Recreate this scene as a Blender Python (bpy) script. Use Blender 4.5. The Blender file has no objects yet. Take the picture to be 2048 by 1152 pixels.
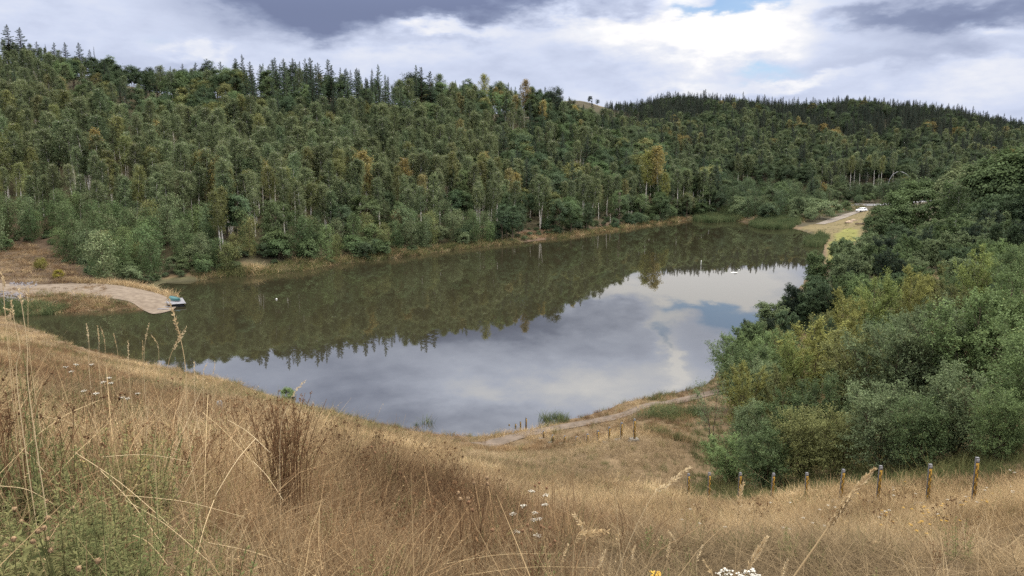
import bpy, math, random
import numpy as np
from mathutils import Vector, Matrix
from mathutils.bvhtree import BVHTree
from mathutils.geometry import delaunay_2d_cdt

R = math.radians
S = bpy.context.scene
C = S.collection

# ------------------------------------------------------------------ camera, light, exposure
F = 1547.0                      # focal length in photo pixels (2048 wide)
HORIZON = 325.0                 # photo row of the horizon
PITCH = math.atan((576.0 - HORIZON) / F)
CAMZ = 20.0                     # metres above the water
cam_d = bpy.data.cameras.new('camera')
cam = bpy.data.objects.new('camera', cam_d)
C.objects.link(cam)
cam.location = (0, 0, CAMZ)
cam.rotation_euler = (R(90) - PITCH, 0, 0)
cam_d.sensor_width = 36.0
cam_d.lens = 36.0 * F / 2048.0
cam_d.clip_start = 0.05
cam_d.clip_end = 20000
S.camera = cam
S.view_settings.view_transform = 'Standard'
S.view_settings.look = 'None'
S.view_settings.exposure = 0.15
S.view_settings.gamma = 1.0
S.cycles.use_denoising = False
S.cycles.max_bounces = 8
S.cycles.diffuse_bounces = 3
S.cycles.transparent_max_bounces = 4
S.cycles.caustics_reflective = False
S.cycles.caustics_refractive = False

SUN_EL, SUN_AZ = 44.0, 62.0     # azimuth clockwise from +Y (the view direction): front right
sd = bpy.data.lights.new('sun', 'SUN')
sd.energy = 3.2
sd.angle = R(14)
sd.color = (1.0, 0.95, 0.87)
sun = bpy.data.objects.new('sun', sd)
C.objects.link(sun)
sv = Vector((math.cos(R(SUN_EL)) * math.sin(R(SUN_AZ)), math.cos(R(SUN_EL)) * math.cos(R(SUN_AZ)), math.sin(R(SUN_EL))))
sun.rotation_euler = sv.to_track_quat('Z', 'Y').to_euler()
sun.location = (60, 40, 120)


def ray(px, py):
    cx, cy = (px - 1024.0) / F, (576.0 - py) / F
    return np.array((cx, math.cos(PITCH) + math.sin(PITCH) * cy, -math.sin(PITCH) + math.cos(PITCH) * cy))


def at(px, py, Y=None, z=None):
    d = ray(px, py)
    k = Y / d[1] if Y is not None else (z - CAMZ) / d[2]
    return np.array((0, 0, CAMZ)) + d * k


class NT:
    def __init__(s, tree):
        s.t = tree
        s.n = tree.nodes
        s.l = tree.links

    def node(s, kind, **kw):
        nd = s.n.new(kind)
        for k, v in kw.items():
            setattr(nd, k, v)
        return nd

    def put(s, sock, v):
        if v is None:
            return
        if isinstance(v, bpy.types.NodeSocket):
            s.l.new(v, sock)
        else:
            sock.default_value = v

    def math(s, op, a, b=None, c=None, clamp=False):
        nd = s.node('ShaderNodeMath', operation=op, use_clamp=clamp)
        for i, v in enumerate((a, b, c)):
            s.put(nd.inputs[i], v)
        return nd.outputs[0]

    def vec(s, op, a, b=None, c=None):
        nd = s.node('ShaderNodeVectorMath', operation=op)
        s.put(nd.inputs[0], a)
        s.put(nd.inputs[1], b)
        if c is not None:
            s.put(nd.inputs[2], c)
        return nd.outputs['Value'] if op in ('DOT_PRODUCT', 'LENGTH') else nd.outputs[0]

    def mix(s, f, a, b, mode='MIX'):
        nd = s.node('ShaderNodeMix', data_type='RGBA', blend_type=mode)
        nd.clamp_factor = True
        s.put(nd.inputs[0], f)
        for i, v in ((6, a), (7, b)):
            if isinstance(v, tuple):
                v = (v[0], v[1], v[2], 1.0)
            s.put(nd.inputs[i], v)
        return nd.outputs[2]

    def noise(s, vec, scale, detail=3.0, rough=0.5):
        nd = s.node('ShaderNodeTexNoise')
        s.put(nd.inputs['Vector'], vec)
        nd.inputs['Scale'].default_value = scale
        nd.inputs['Detail'].default_value = detail
        nd.inputs['Roughness'].default_value = rough
        return nd

    def ramp(s, f, stops, interp='LINEAR'):
        nd = s.node('ShaderNodeValToRGB')
        cr = nd.color_ramp
        cr.interpolation = interp
        while len(cr.elements) < len(stops):
            cr.elements.new(0.5)
        for e, (p, c) in zip(cr.elements, stops):
            e.position = p
            e.color = (c[0], c[1], c[2], 1.0)
        s.put(nd.inputs[0], f)
        return nd.outputs[0]

    def smooth(s, v, lo, hi):
        nd = s.node('ShaderNodeMapRange', interpolation_type='SMOOTHSTEP')
        s.put(nd.inputs[0], v)
        nd.inputs[1].default_value = lo
        nd.inputs[2].default_value = hi
        return nd.outputs[0]


# ------------------------------------------------------------------ world: blue sky behind broken cloud
world = bpy.data.worlds.new('World')
S.world = world
world.use_nodes = True
w = NT(world.node_tree)
w.n.clear()
tc = w.node('ShaderNodeTexCoord')
gen = tc.outputs['Generated']
sx = w.node('ShaderNodeSeparateXYZ')
w.put(sx.inputs[0], gen)
az = w.math('ARCTAN2', sx.outputs[0], sx.outputs[1])
el = w.math('ARCSINE', sx.outputs[2])
n1 = w.noise(w.vec('MULTIPLY', gen, (1.0, 1.0, 2.2)), 5.0, 7.0, 0.56)
n2 = w.noise(w.vec('MULTIPLY', gen, (1.0, 1.0, 2.8)), 17.0, 6.0, 0.58)
cxyz = w.node('ShaderNodeCombineXYZ')
w.put(cxyz.inputs[0], az)
w.put(cxyz.inputs[1], el)
warp = w.vec('MULTIPLY', w.vec('SUBTRACT', n1.outputs['Color'], (0.5, 0.5, 0.5)), (0.22, 0.10, 0.0))
warp2 = w.vec('MULTIPLY', w.vec('SUBTRACT', n2.outputs['Color'], (0.5, 0.5, 0.5)), (0.09, 0.05, 0.0))
pos = w.vec('ADD', w.vec('ADD', cxyz.outputs[0], warp), warp2)


def azel(px, py):
    d = ray(px, py)
    a, e = math.atan2(d[0], d[1]), math.atan2(d[2], math.hypot(d[0], d[1]))
    return a, e


def blobs(base, lst):
    acc = base
    for px, py, rx, ry, wt in lst:
        a, e = azel(px, py)
        if e < -0.02:
            e = -e          # seen in the lake: the sky at the mirrored elevation
        d = w.vec('MULTIPLY', w.vec('SUBTRACT', pos, (a, e, 0)), (F / rx, F / ry, 0))
        g = w.math('POWER', 0.3679, w.vec('DOT_PRODUCT', d, d))
        acc = w.math('MULTIPLY_ADD', g, wt, acc)
    return acc


cloudiness = w.math('MULTIPLY_ADD', w.math('SUBTRACT', n1.outputs['Fac'], 0.5), 0.50, 0.60)
cloudiness = w.math('MULTIPLY_ADD', w.math('SUBTRACT', n2.outputs['Fac'], 0.5), 0.34, cloudiness)
B = blobs(cloudiness, [
    (600, 40, 130, 50, -0.62), (800, 8, 240, 45, -0.62), (1080, 0, 170, 38, -0.46), (470, 0, 90, 34, -0.34),
    (900, 88, 90, 14, -0.16), (1930, 26, 230, 34, -0.56), (1690, 44, 80, 14, -0.26), (1860, 122, 200, 24, -0.18),
    (1330, 78, 280, 44, 0.26), (1480, 70, 130, 34, 0.34), (1240, 38, 110, 20, 0.20), (850, 62, 60, 16, 0.42),
    (960, 70, 80, 18, 0.25), (330, 110, 20, 9, 0.14), (362, 93, 26, 10, 0.18), (392, 102, 16, 10, 0.14), (432, 106, 18, 11, 0.16), (350, 138, 60, 12, -0.12),
    (1570, 158, 110, 10, 0.34), (1390, 148, 60, 10, 0.20), (1200, 110, 110, 40, -0.10), (1990, 160, 110, 36, 0.22), (1990, 70, 60, 14, 0.30),
    (120, 50, 200, 50, 0.05), (700, 120, 260, 24, 0.10), (1150, 120, 180, 60, -0.02),
    # higher sky, seen only in the lake
    (640, 800, 260, 90, -0.30), (900, 830, 200, 40, -0.24), (1060, 670, 150, 24, -0.08), (1180, 700, 130, 22, -0.10), (1150, 765, 180, 34, 0.26),
    (1450, 590, 240, 30, 0.40), (1345, 645, 50, 22, 0.34), (1345, 740, 28, 46, 0.50), (1420, 700, 90, 40, -0.06),
    (1100, 620, 120, 30, 0.10), (1320, 790, 160, 40, 0.10)])
cloud = w.ramp(B, [(0.0, (0.19, 0.228, 0.365)), (0.22, (0.27, 0.318, 0.47)), (0.42, (0.46, 0.515, 0.68)),
                   (0.62, (0.64, 0.70, 0.87)), (0.82, (0.83, 0.85, 0.92)), (1.0, (1.04, 1.02, 1.01))])
blue = blobs(w.math('MULTIPLY_ADD', w.math('SUBTRACT', n2.outputs['Fac'], 0.5), 1.3, 0.06), [
    (1540, 132, 80, 16, 0.65), (1450, 6, 120, 16, 0.95), (1500, 652, 90, 34, 1.0), (1345, 690, 16, 40, 0.7),
    (1180, 60, 60, 12, 0.25), (330, 60, 120, 20, 0.18)])
blue = w.math('MULTIPLY', w.smooth(blue, 0.20, 1.15), 0.85)
sky = w.node('ShaderNodeTexSky', sky_type='NISHITA')
sky.sun_disc = False
sky.sun_elevation = R(SUN_EL)
sky.sun_rotation = R(SUN_AZ)
sky.air_density = 1.0
sky.dust_density = 0.2
sky.ozone_density = 5.0
bg1 = w.node('ShaderNodeBackground')
w.put(bg1.inputs[0], sky.outputs[0])
bg1.inputs[1].default_value = 0.105
bg2 = w.node('ShaderNodeBackground')
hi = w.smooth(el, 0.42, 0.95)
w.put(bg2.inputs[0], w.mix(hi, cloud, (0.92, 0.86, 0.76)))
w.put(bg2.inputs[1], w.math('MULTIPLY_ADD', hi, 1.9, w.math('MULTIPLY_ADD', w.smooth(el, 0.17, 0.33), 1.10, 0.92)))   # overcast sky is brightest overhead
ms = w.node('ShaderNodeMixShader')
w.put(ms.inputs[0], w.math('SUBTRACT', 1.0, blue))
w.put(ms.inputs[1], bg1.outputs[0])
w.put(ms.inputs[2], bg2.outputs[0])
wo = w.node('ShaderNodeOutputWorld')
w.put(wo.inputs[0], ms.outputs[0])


# ------------------------------------------------------------------ object and mesh helpers
def tag(o, label=None, cat=None, group=None, kind=None):
    if label:
        o['label'] = label
    if cat:
        o['category'] = cat
    if group:
        o['group'] = group
    if kind:
        o['kind'] = kind
    return o


class MB:
    """collects quads and tris, one float tint per face and a material slot per face"""
    def __init__(s):
        s.v, s.q, s.t, s.qm, s.tm, s.qt, s.tt, s.n = [], [], [], [], [], [], [], 0

    def quads(s, V, m=0, tint=None):            # V (n,4,3)
        V = np.asarray(V, float)
        n = len(V)
        if n == 0:
            return
        s.v.append(V.reshape(-1, 3))
        s.q.append(np.arange(n * 4).reshape(n, 4) + s.n)
        s.qm.append(np.full(n, m))
        s.qt.append(np.full(n, 0.5) if tint is None else np.broadcast_to(np.asarray(tint, float), (n,)))
        s.n += n * 4

    def indexed(s, V, quads=(), tris=(), m=0, tint=0.5):
        V = np.asarray(V, float)
        s.v.append(V)
        if len(quads):
            q = np.asarray(quads)
            s.q.append(q + s.n)
            s.qm.append(np.full(len(q), m))
            s.qt.append(np.full(len(q), tint))
        if len(tris):
            t = np.asarray(tris)
            s.t.append(t + s.n)
            s.tm.append(np.full(len(t), m))
            s.tt.append(np.full(len(t), tint))
        s.n += len(V)

    def tube(s, pts, rad, sides=6, m=0, tint=0.5, cap=True):
        pts = np.asarray(pts, float)
        k = len(pts)
        rad = np.broadcast_to(np.asarray(rad, float), (k,))
        tan = np.gradient(pts, axis=0)
        tan /= np.linalg.norm(tan, axis=1, keepdims=True) + 1e-9
        ref = np.array((1.0, 0, 0)) if abs(tan[0][0]) < 0.8 else np.array((0, 1.0, 0))
        u = np.cross(tan, ref)
        u /= np.linalg.norm(u, axis=1, keepdims=True) + 1e-9
        v = np.cross(tan, u)
        a = np.linspace(0, 2 * math.pi, sides, endpoint=False)
        ring = pts[:, None] + rad[:, None, None] * (np.cos(a)[None, :, None] * u[:, None] + np.sin(a)[None, :, None] * v[:, None])
        V = ring.reshape(-1, 3)
        q = []
        for i in range(k - 1):
            for j in range(sides):
                j2 = (j + 1) % sides
                q.append((i * sides + j, i * sides + j2, (i + 1) * sides + j2, (i + 1) * sides + j))
        tr = []
        if cap:
            V = np.vstack([V, pts[-1:] + tan[-1:] * rad[-1] * 0.5, pts[:1]])
            top, bot = k * sides, k * sides + 1
            for j in range(sides):
                j2 = (j + 1) % sides
                tr.append(((k - 1) * sides + j, (k - 1) * sides + j2, top))
                tr.append((j2, j, bot))
        s.indexed(V, q, tr, m, tint)

    def box(s, c, h, rot=None, m=0, tint=0.5, taper=1.0, bevel=0.0):
        """box with chamfered vertical edges when bevel > 0; half sizes h"""
        x, y, z = h
        b = bevel
        if b > 0:
            ring = [(x - b, -y), (x, -y + b), (x, y - b), (x - b, y), (-x + b, y), (-x, y - b), (-x, -y + b), (-x + b, -y)]
        else:
            ring = [(x, -y), (x, y), (-x, y), (-x, -y)]
        k = len(ring)
        V = [(a, e, -z) for a, e in ring] + [(a * taper, e * taper, z - b) for a, e in ring]
        if b > 0:
            V += [(a * taper * (1 - b / x), e * taper * (1 - b / y), z) for a, e in ring]
        lv = 3 if b > 0 else 2
        V += [(0, 0, -z), (0, 0, z)]
        q, t = [], []
        for L in range(lv - 1):
            for j in range(k):
                q.append((L * k + j, L * k + (j + 1) % k, (L + 1) * k + (j + 1) % k, (L + 1) * k + j))
        bi, ti = lv * k, lv * k + 1
        for j in range(k):
            t.append(((j + 1) % k, j, bi))
            t.append(((lv - 1) * k + j, (lv - 1) * k + (j + 1) % k, ti))
        V = np.array(V, float)
        if rot is not None:
            V = V @ np.array(rot.to_3x3()).T
        s.indexed(V + np.asarray(c, float), q, t, m, tint)

    def mesh(s, name, mats, smooth=False):
        me = bpy.data.meshes.new(name)
        V = np.vstack(s.v)
        q = np.vstack(s.q) if s.q else np.zeros((0, 4), int)
        t = np.vstack(s.t) if s.t else np.zeros((0, 3), int)
        me.vertices.add(len(V))
        me.vertices.foreach_set('co', V.astype(np.float32).ravel())
        nl = len(q) * 4 + len(t) * 3
        me.loops.add(nl)
        me.loops.foreach_set('vertex_index', np.concatenate([q.ravel(), t.ravel()]).astype(np.int32))
        me.polygons.add(len(q) + len(t))
        st = np.concatenate([np.arange(len(q)) * 4, len(q) * 4 + np.arange(len(t)) * 3]).astype(np.int32)
        me.polygons.foreach_set('loop_start', st)
        mi = np.concatenate(s.qm + s.tm).astype(np.int32) if (s.qm or s.tm) else np.zeros(0, np.int32)
        me.polygons.foreach_set('material_index', mi)
        at_ = me.attributes.new('tint', 'FLOAT', 'FACE')
        at_.data.foreach_set('value', np.concatenate(s.qt + s.tt).astype(np.float32))
        if smooth:
            me.polygons.foreach_set('use_smooth', np.ones(len(q) + len(t), bool))
        me.update(calc_edges=True)
        me.validate()
        for m in (mats if isinstance(mats, (list, tuple)) else [mats]):
            me.materials.append(m)
        return me

    def obj(s, name, mats, parent=None, loc=None, smooth=False, link=True):
        o = bpy.data.objects.new(name, s.mesh(name, mats, smooth))
        if link:
            C.objects.link(o)
        if parent is not None:
            o.parent = parent
        if loc is not None:
            o.location = loc
        return o


def thing(name, label, cat, loc=(0, 0, 0), rz=0.0, group=None):
    o = bpy.data.objects.new(name, None)
    o.empty_display_size = 0.2
    C.objects.link(o)
    o.location = loc
    o.rotation_euler = (0, 0, rz)
    return tag(o, label, cat, group)


def copy_thing(src, loc, rz, sc, label, group, cat=None, color=None):
    r = src.copy()
    C.objects.link(r)
    r.location = loc
    r.rotation_euler = (0, 0, rz)
    r.scale = sc
    r['label'] = label
    if group:
        r['group'] = group
    elif 'group' in r.keys():
        del r['group']
    if cat:
        r['category'] = cat
    for ch in src.children:
        c = ch.copy()
        C.objects.link(c)
        c.parent = r
        if color is not None:
            c.color = color
        for g in ch.children:
            d = g.copy()
            C.objects.link(d)
            d.parent = c
    return r


# ------------------------------------------------------------------ materials
def new_mat(name):
    m = bpy.data.materials.new(name)
    m.use_nodes = True
    t = NT(m.node_tree)
    t.n.clear()
    return m, t


def finish(t, shader, disp=None):
    o = t.node('ShaderNodeOutputMaterial')
    t.put(o.inputs[0], shader)


def leaf_mat(name, dark, mid, light, gold=(0.16, 0.10, 0.022), gold_amt=0.0, transl=0.28, patch=0.02, var=0.5):
    m, t = new_mat(name)
    oi = t.node('ShaderNodeObjectInfo')
    tint = t.node('ShaderNodeAttribute', attribute_name='tint').outputs['Fac']
    ln = t.noise(oi.outputs['Location'], patch, 2.0).outputs['Fac']
    f = t.math('ADD', t.math('MULTIPLY', oi.outputs['Random'], 0.6), t.math('MULTIPLY', ln, 0.8))
    f = t.math('SUBTRACT', f, 0.25, clamp=True)
    base = t.ramp(f, [(0.0, dark), (0.5, mid), (1.0, light)])
    if gold_amt > 0:
        rnd2 = t.math('FRACT', t.math('MULTIPLY', oi.outputs['Random'], 37.7))
        g = t.smooth(t.math('ADD', rnd2, t.math('MULTIPLY', t.math('SUBTRACT', ln, 0.5), 0.9)), 1.0 - gold_amt, 1.08)
        base = t.mix(g, base, gold)
    # a thing with its own colour sets alpha to zero on the object
    al = t.math('SUBTRACT', 1.0, oi.outputs['Alpha'])
    base = t.mix(al, base, oi.outputs['Color'])
    k = t.math('MULTIPLY_ADD', tint, var, 1.0 - var * 0.5)
    k = t.math('MULTIPLY', k, t.math('MULTIPLY_ADD', t.math('FRACT', t.math('MULTIPLY', oi.outputs['Random'], 91.7)), 0.36, 0.82))
    vm = t.vec('SCALE', base)
    t.put(vm.node.inputs['Scale'], k)
    # a few leaves turn yellowish
    yl = t.math('MULTIPLY', t.smooth(tint, 0.93, 1.0), 0.35)
    vm = t.mix(yl, vm, (0.17, 0.13, 0.03))
    d = t.node('ShaderNodeBsdfDiffuse')
    t.put(d.inputs[0], vm)
    tr = t.node('ShaderNodeBsdfTranslucent')
    t.put(tr.inputs[0], vm)
    mx = t.node('ShaderNodeMixShader')
    mx.inputs[0].default_value = transl
    t.put(mx.inputs[1], d.outputs[0])
    t.put(mx.inputs[2], tr.outputs[0])
    gl = t.node('ShaderNodeBsdfGlossy')
    gl.inputs['Roughness'].default_value = 0.45
    gl.inputs[0].default_value = (0.8, 0.85, 0.9, 1)
    m2 = t.node('ShaderNodeMixShader')
    m2.inputs[0].default_value = 0.008
    t.put(m2.inputs[1], mx.outputs[0])
    t.put(m2.inputs[2], gl.outputs[0])
    finish(t, m2.outputs[0])
    return m


def plain(name, col, rough=0.7, metal=0.0, var=0.25, scale=6.0, spec=0.3, col2=None, bump=0.0, coord='Object'):
    m, t = new_mat(name)
    tcn = t.node('ShaderNodeTexCoord')
    v = tcn.outputs[coord]
    n = t.noise(v, scale, 5.0, 0.6)
    c2 = col2 if col2 else tuple(c * (1 - var) for c in col)
    colr = t.mix(t.smooth(n.outputs['Fac'], 0.35, 0.68), col, c2)
    p = t.node('ShaderNodeBsdfPrincipled')
    t.put(p.inputs['Base Color'], colr)
    p.inputs['Roughness'].default_value = rough
    p.inputs['Metallic'].default_value = metal
    p.inputs['Specular IOR Level'].default_value = spec
    if bump > 0:
        b = t.node('ShaderNodeBump')
        b.inputs['Strength'].default_value = bump
        b.inputs['Distance'].default_value = 0.02
        t.put(b.inputs['Height'], n.outputs['Fac'])
        t.put(p.inputs['Normal'], b.outputs[0])
    finish(t, p.outputs[0])
    return m


def straw_mat(name, stops, patch=0.25, transl=0.2):
    m, t = new_mat(name)
    oi = t.node('ShaderNodeObjectInfo')
    tint = t.node('ShaderNodeAttribute', attribute_name='tint').outputs['Fac']
    ln = t.noise(oi.outputs['Location'], patch, 3.0).outputs['Fac']
    f = t.math('ADD', t.math('MULTIPLY', t.math('SUBTRACT', ln, 0.5), 1.5), t.math('MULTIPLY', oi.outputs['Random'], 0.35))
    f = t.math('ADD', f, t.math('MULTIPLY_ADD', tint, 0.5, 0.1), clamp=True)
    base = t.ramp(f, stops)
    al = t.math('SUBTRACT', 1.0, oi.outputs['Alpha'])
    base = t.mix(al, base, oi.outputs['Color'])
    d = t.node('ShaderNodeBsdfDiffuse')
    t.put(d.inputs[0], base)
    tr = t.node('ShaderNodeBsdfTranslucent')
    t.put(tr.inputs[0], base)
    mx = t.node('ShaderNodeMixShader')
    mx.inputs[0].default_value = transl
    t.put(mx.inputs[1], d.outputs[0])
    t.put(mx.inputs[2], tr.outputs[0])
    finish(t, mx.outputs[0])
    return m


M = {}
M['birch'] = leaf_mat('birch_leaves', (0.094, 0.122, 0.064), (0.124, 0.152, 0.074), (0.156, 0.174, 0.078), gold=(0.24, 0.205, 0.085), gold_amt=0.11, transl=0.38)
M['spruce'] = leaf_mat('spruce_needles', (0.018, 0.026, 0.019), (0.025, 0.034, 0.024), (0.040, 0.047, 0.030), transl=0.08, var=0.6)
M['broad'] = leaf_mat('broad_leaves', (0.036, 0.056, 0.030), (0.058, 0.082, 0.040), (0.092, 0.112, 0.050), gold=(0.18, 0.14, 0.05), gold_amt=0.08)
M['shrub'] = leaf_mat('shrub_leaves', (0.056, 0.084, 0.044), (0.078, 0.110, 0.054), (0.110, 0.132, 0.060), gold_amt=0.03)
M['near'] = leaf_mat('bush_leaves', (0.030, 0.058, 0.026), (0.048, 0.082, 0.036), (0.082, 0.110, 0.044), var=0.75)
M['far'] = leaf_mat('far_leaves', (0.024, 0.040, 0.022), (0.044, 0.062, 0.030), (0.076, 0.086, 0.034), gold=(0.13, 0.10, 0.03), gold_amt=0.10)
M['white_bark'] = plain('birch_bark', (0.62, 0.59, 0.53), 0.8, col2=(0.34, 0.30, 0.25), scale=2.2)
M['bark'] = plain('bark', (0.13, 0.095, 0.065), 0.9, col2=(0.06, 0.045, 0.035), scale=3.0)
M['straw'] = straw_mat('dry_straw', [(0.0, (0.050, 0.034, 0.022)), (0.28, (0.160, 0.112, 0.062)), (0.52, (0.305, 0.218, 0.120)), (0.78, (0.45, 0.338, 0.190)), (1.0, (0.60, 0.48, 0.30))])
M['rust'] = straw_mat('rusty_grass', [(0.0, (0.065, 0.038, 0.024)), (0.4, (0.160, 0.102, 0.057)), (0.8, (0.280, 0.188, 0.102)), (1.0, (0.40, 0.285, 0.165))])
M['mat'] = straw_mat('matted_grass', [(0.0, (0.080, 0.062, 0.038)), (0.35, (0.165, 0.123, 0.072)), (0.7, (0.290, 0.218, 0.130)), (1.0, (0.43, 0.34, 0.215))], patch=0.12)
M['green'] = straw_mat('green_stems', [(0.0, (0.052, 0.064, 0.028)), (0.45, (0.108, 0.120, 0.050)), (0.8, (0.185, 0.172, 0.078)), (1.0, (0.27, 0.22, 0.09))])
M['reed'] = straw_mat('reeds', [(0.0, (0.05, 0.072, 0.032)), (0.5, (0.082, 0.108, 0.050)), (1.0, (0.14, 0.145, 0.07))])
M['brown_stem'] = straw_mat('brown_stems', [(0.0, (0.045, 0.028, 0.018)), (0.5, (0.115, 0.066, 0.036)), (1.0, (0.26, 0.16, 0.085))])
M['stalk'] = straw_mat('pale_stalk', [(0.0, (0.30, 0.21, 0.11)), (0.5, (0.46, 0.35, 0.20)), (1.0, (0.60, 0.50, 0.33))])
M['petal'] = plain('white_umbel', (0.50, 0.48, 0.42), 0.8, var=0.4, scale=60)
M['yellow'] = plain('yellow_petal', (0.55, 0.33, 0.04), 0.7, var=0.3, scale=60)
M['tanhead'] = plain('tan_head', (0.27, 0.185, 0.105), 0.9, col2=(0.15, 0.095, 0.05), scale=90)
M['brownhead'] = plain('brown_head', (0.13, 0.07, 0.035), 0.9, col2=(0.24, 0.14, 0.075), scale=90)

# ------------------------------------------------------------------ terrain
SHORE = [(20, 640), (75, 660), (150, 690), (250, 717), (320, 735), (440, 758), (560, 797), (640, 819), (760, 848), (850, 866), (950, 872),
         (1050, 860), (1120, 844), (1200, 823), (1280, 798), (1400, 773), (1440, 740), (1500, 690), (1560, 622), (1602, 570), (1642, 520),
         (1650, 495), (1637, 475), (1612, 463), (1585, 457), (1500, 445), (1420, 438), (1370, 441), (1290, 452), (1220, 462), (1140, 473),
         (1050, 484), (960, 494), (860, 506), (750, 520), (650, 532), (600, 540), (530, 548), (460, 553), (400, 560), (318, 568),
         (345, 588), (366, 600), (335, 615), (300, 619), (230, 620), (120, 625), (40, 632)]
shore = np.array([at(px, py, z=0.0)[:2] for px, py in SHORE])


def catmull(P, k=6, closed=True):
    P = np.asarray(P, float)
    n = len(P)
    out = []
    for i in range(n if closed else n - 1):
        if closed:
            p0, p1, p2, p3 = P[i - 1], P[i], P[(i + 1) % n], P[(i + 2) % n]
        else:
            p0, p1, p2, p3 = P[max(i - 1, 0)], P[i], P[i + 1], P[min(i + 2, n - 1)]
        for t in np.linspace(0, 1, k, endpoint=False):
            out.append(0.5 * (2 * p1 + (p2 - p0) * t + (2 * p0 - 5 * p1 + 4 * p2 - p3) * t * t + (3 * p1 - p0 - 3 * p2 + p3) * t ** 3))
    if not closed:
        out.append(P[-1])
    return np.array(out)


shore_f = catmull(shore, 6)


def inside(poly, X, Y):
    X, Y = np.asarray(X, float), np.asarray(Y, float)
    res = np.zeros(X.shape, bool)
    n = len(poly)
    for i in range(n):
        x1, y1 = poly[i]
        x2, y2 = poly[(i + 1) % n]
        if y1 == y2:
            continue
        c = ((y1 > Y) != (y2 > Y)) & (X < (x2 - x1) * (Y - y1) / (y2 - y1) + x1)
        res ^= c
    return res


def dist_to(poly, X, Y, closed=True):
    X, Y = np.asarray(X, float), np.asarray(Y, float)
    d = np.full(X.shape, 1e18)
    n = len(poly)
    for i in range(n if closed else n - 1):
        ax, ay = poly[i]
        bx, by = poly[(i + 1) % n]
        dx, dy = bx - ax, by - ay
        L = dx * dx + dy * dy + 1e-12
        t = np.clip(((X - ax) * dx + (Y - ay) * dy) / L, 0, 1)
        d = np.minimum(d, (X - ax - t * dx) ** 2 + (Y - ay - t * dy) ** 2)
    return np.sqrt(d)


CP = []
for px, py, Y in [
    # the grassy slope below the camera
    (0, 1152, 3.5), (1024, 1152, 5.2), (500, 1152, 4.2), (1500, 1152, 8.3), (2048, 1152, 12.0), (1760, 1152, 10.0), (560, 985, 8.0), (560, 895, 14), (560, 830, 30), (560, 812, 48),
    (0, 881, 10), (0, 735, 30), (0, 680, 60), (0, 658, 85), (250, 925, 10), (250, 785, 30), (250, 738, 60), (-300, 850, 12), (-300, 680, 40), (-300, 620, 90),
    (800, 1130, 6), (800, 955, 16), (800, 905, 31), (800, 876, 46), (1024, 1028, 12), (1024, 966, 26), (1024, 925, 39), (1024, 897, 49), (1040, 880, 54.5),
    (1200, 1152, 8), (1200, 1025, 20), (1200, 975, 29), (1200, 930, 38), (1200, 890, 44.5), (1200, 845, 57),
    (1378, 1152, 12), (1378, 1045, 22), (1378, 1000, 33.5), (1378, 945, 39.5), (1378, 882, 46), (1378, 820, 58), (1378, 785, 66),
    (1270, 882, 41.5), (1300, 815, 58), (1600, 1152, 12.5), (1600, 1060, 20), (1615, 1002, 29), (1615, 960, 36), (1600, 840, 50), (1600, 740, 68), (1600, 640, 92),
    (1955, 1090, 15), (1955, 1002, 22), (1955, 950, 27), (1955, 750, 45), (1955, 570, 80), (2300, 1000, 14), (2300, 850, 25), (2300, 550, 60), (2300, 470, 110),
    # left hillside
    (0, 450, 165), (0, 270, 235), (0, 132, 305), (0, 132, 380), (200, 440, 165), (200, 282, 228), (200, 168, 286), (200, 172, 370),
    (400, 460, 165), (400, 322, 220), (400, 206, 278), (400, 212, 360), (600, 455, 175), (600, 320, 238), (600, 195, 305), (600, 200, 380),
    (800, 440, 195), (800, 330, 252), (800, 218, 315), (800, 232, 390), (1000, 430, 225), (1000, 340, 278), (1000, 236, 335), (1000, 245, 400),
    (1130, 410, 260), (1130, 330, 310), (1130, 254, 360), (1130, 255, 420), (1250, 412, 285), (1250, 360, 325), (1250, 303, 375), (1250, 300, 420),
    (1350, 405, 300), (1350, 370, 350), (-250, 450, 165), (-250, 240, 235), (-250, 92, 305), (-250, 92, 400),
    # far end of the lake and the far hill
    (1500, 420, 310), (1500, 385, 370), (1500, 340, 450), (1500, 280, 560), (1500, 232, 680), (1500, 236, 800), (1700, 410, 320), (1700, 388, 380), (1700, 340, 460),
    (1700, 282, 560), (1700, 230, 680), (1700, 238, 800), (1900, 395, 330), (1900, 370, 420), (1900, 325, 500), (1900, 250, 680), (2040, 395, 330), (2040, 370, 420), (2040, 330, 520), (2040, 300, 600), (2040, 274, 680),
    (2040, 284, 800), (1250, 290, 480), (1250, 258, 580), (1250, 226, 680), (1250, 228, 800), (1170, 207, 640), (1170, 205, 720), (1120, 208, 640), (1120, 240, 520), (1170, 250, 520), (1360, 300, 480), (1360, 225, 680),
    # right bank
    (1722, 430, 272), (1850, 500, 150), (1950, 482, 150), (2048, 455, 150), (1800, 560, 100), (1750, 440, 230), (2300, 400, 200), (2300, 350, 400), (2400, 300, 700)]:
    CP.append(at(px, py, Y=Y))
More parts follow.
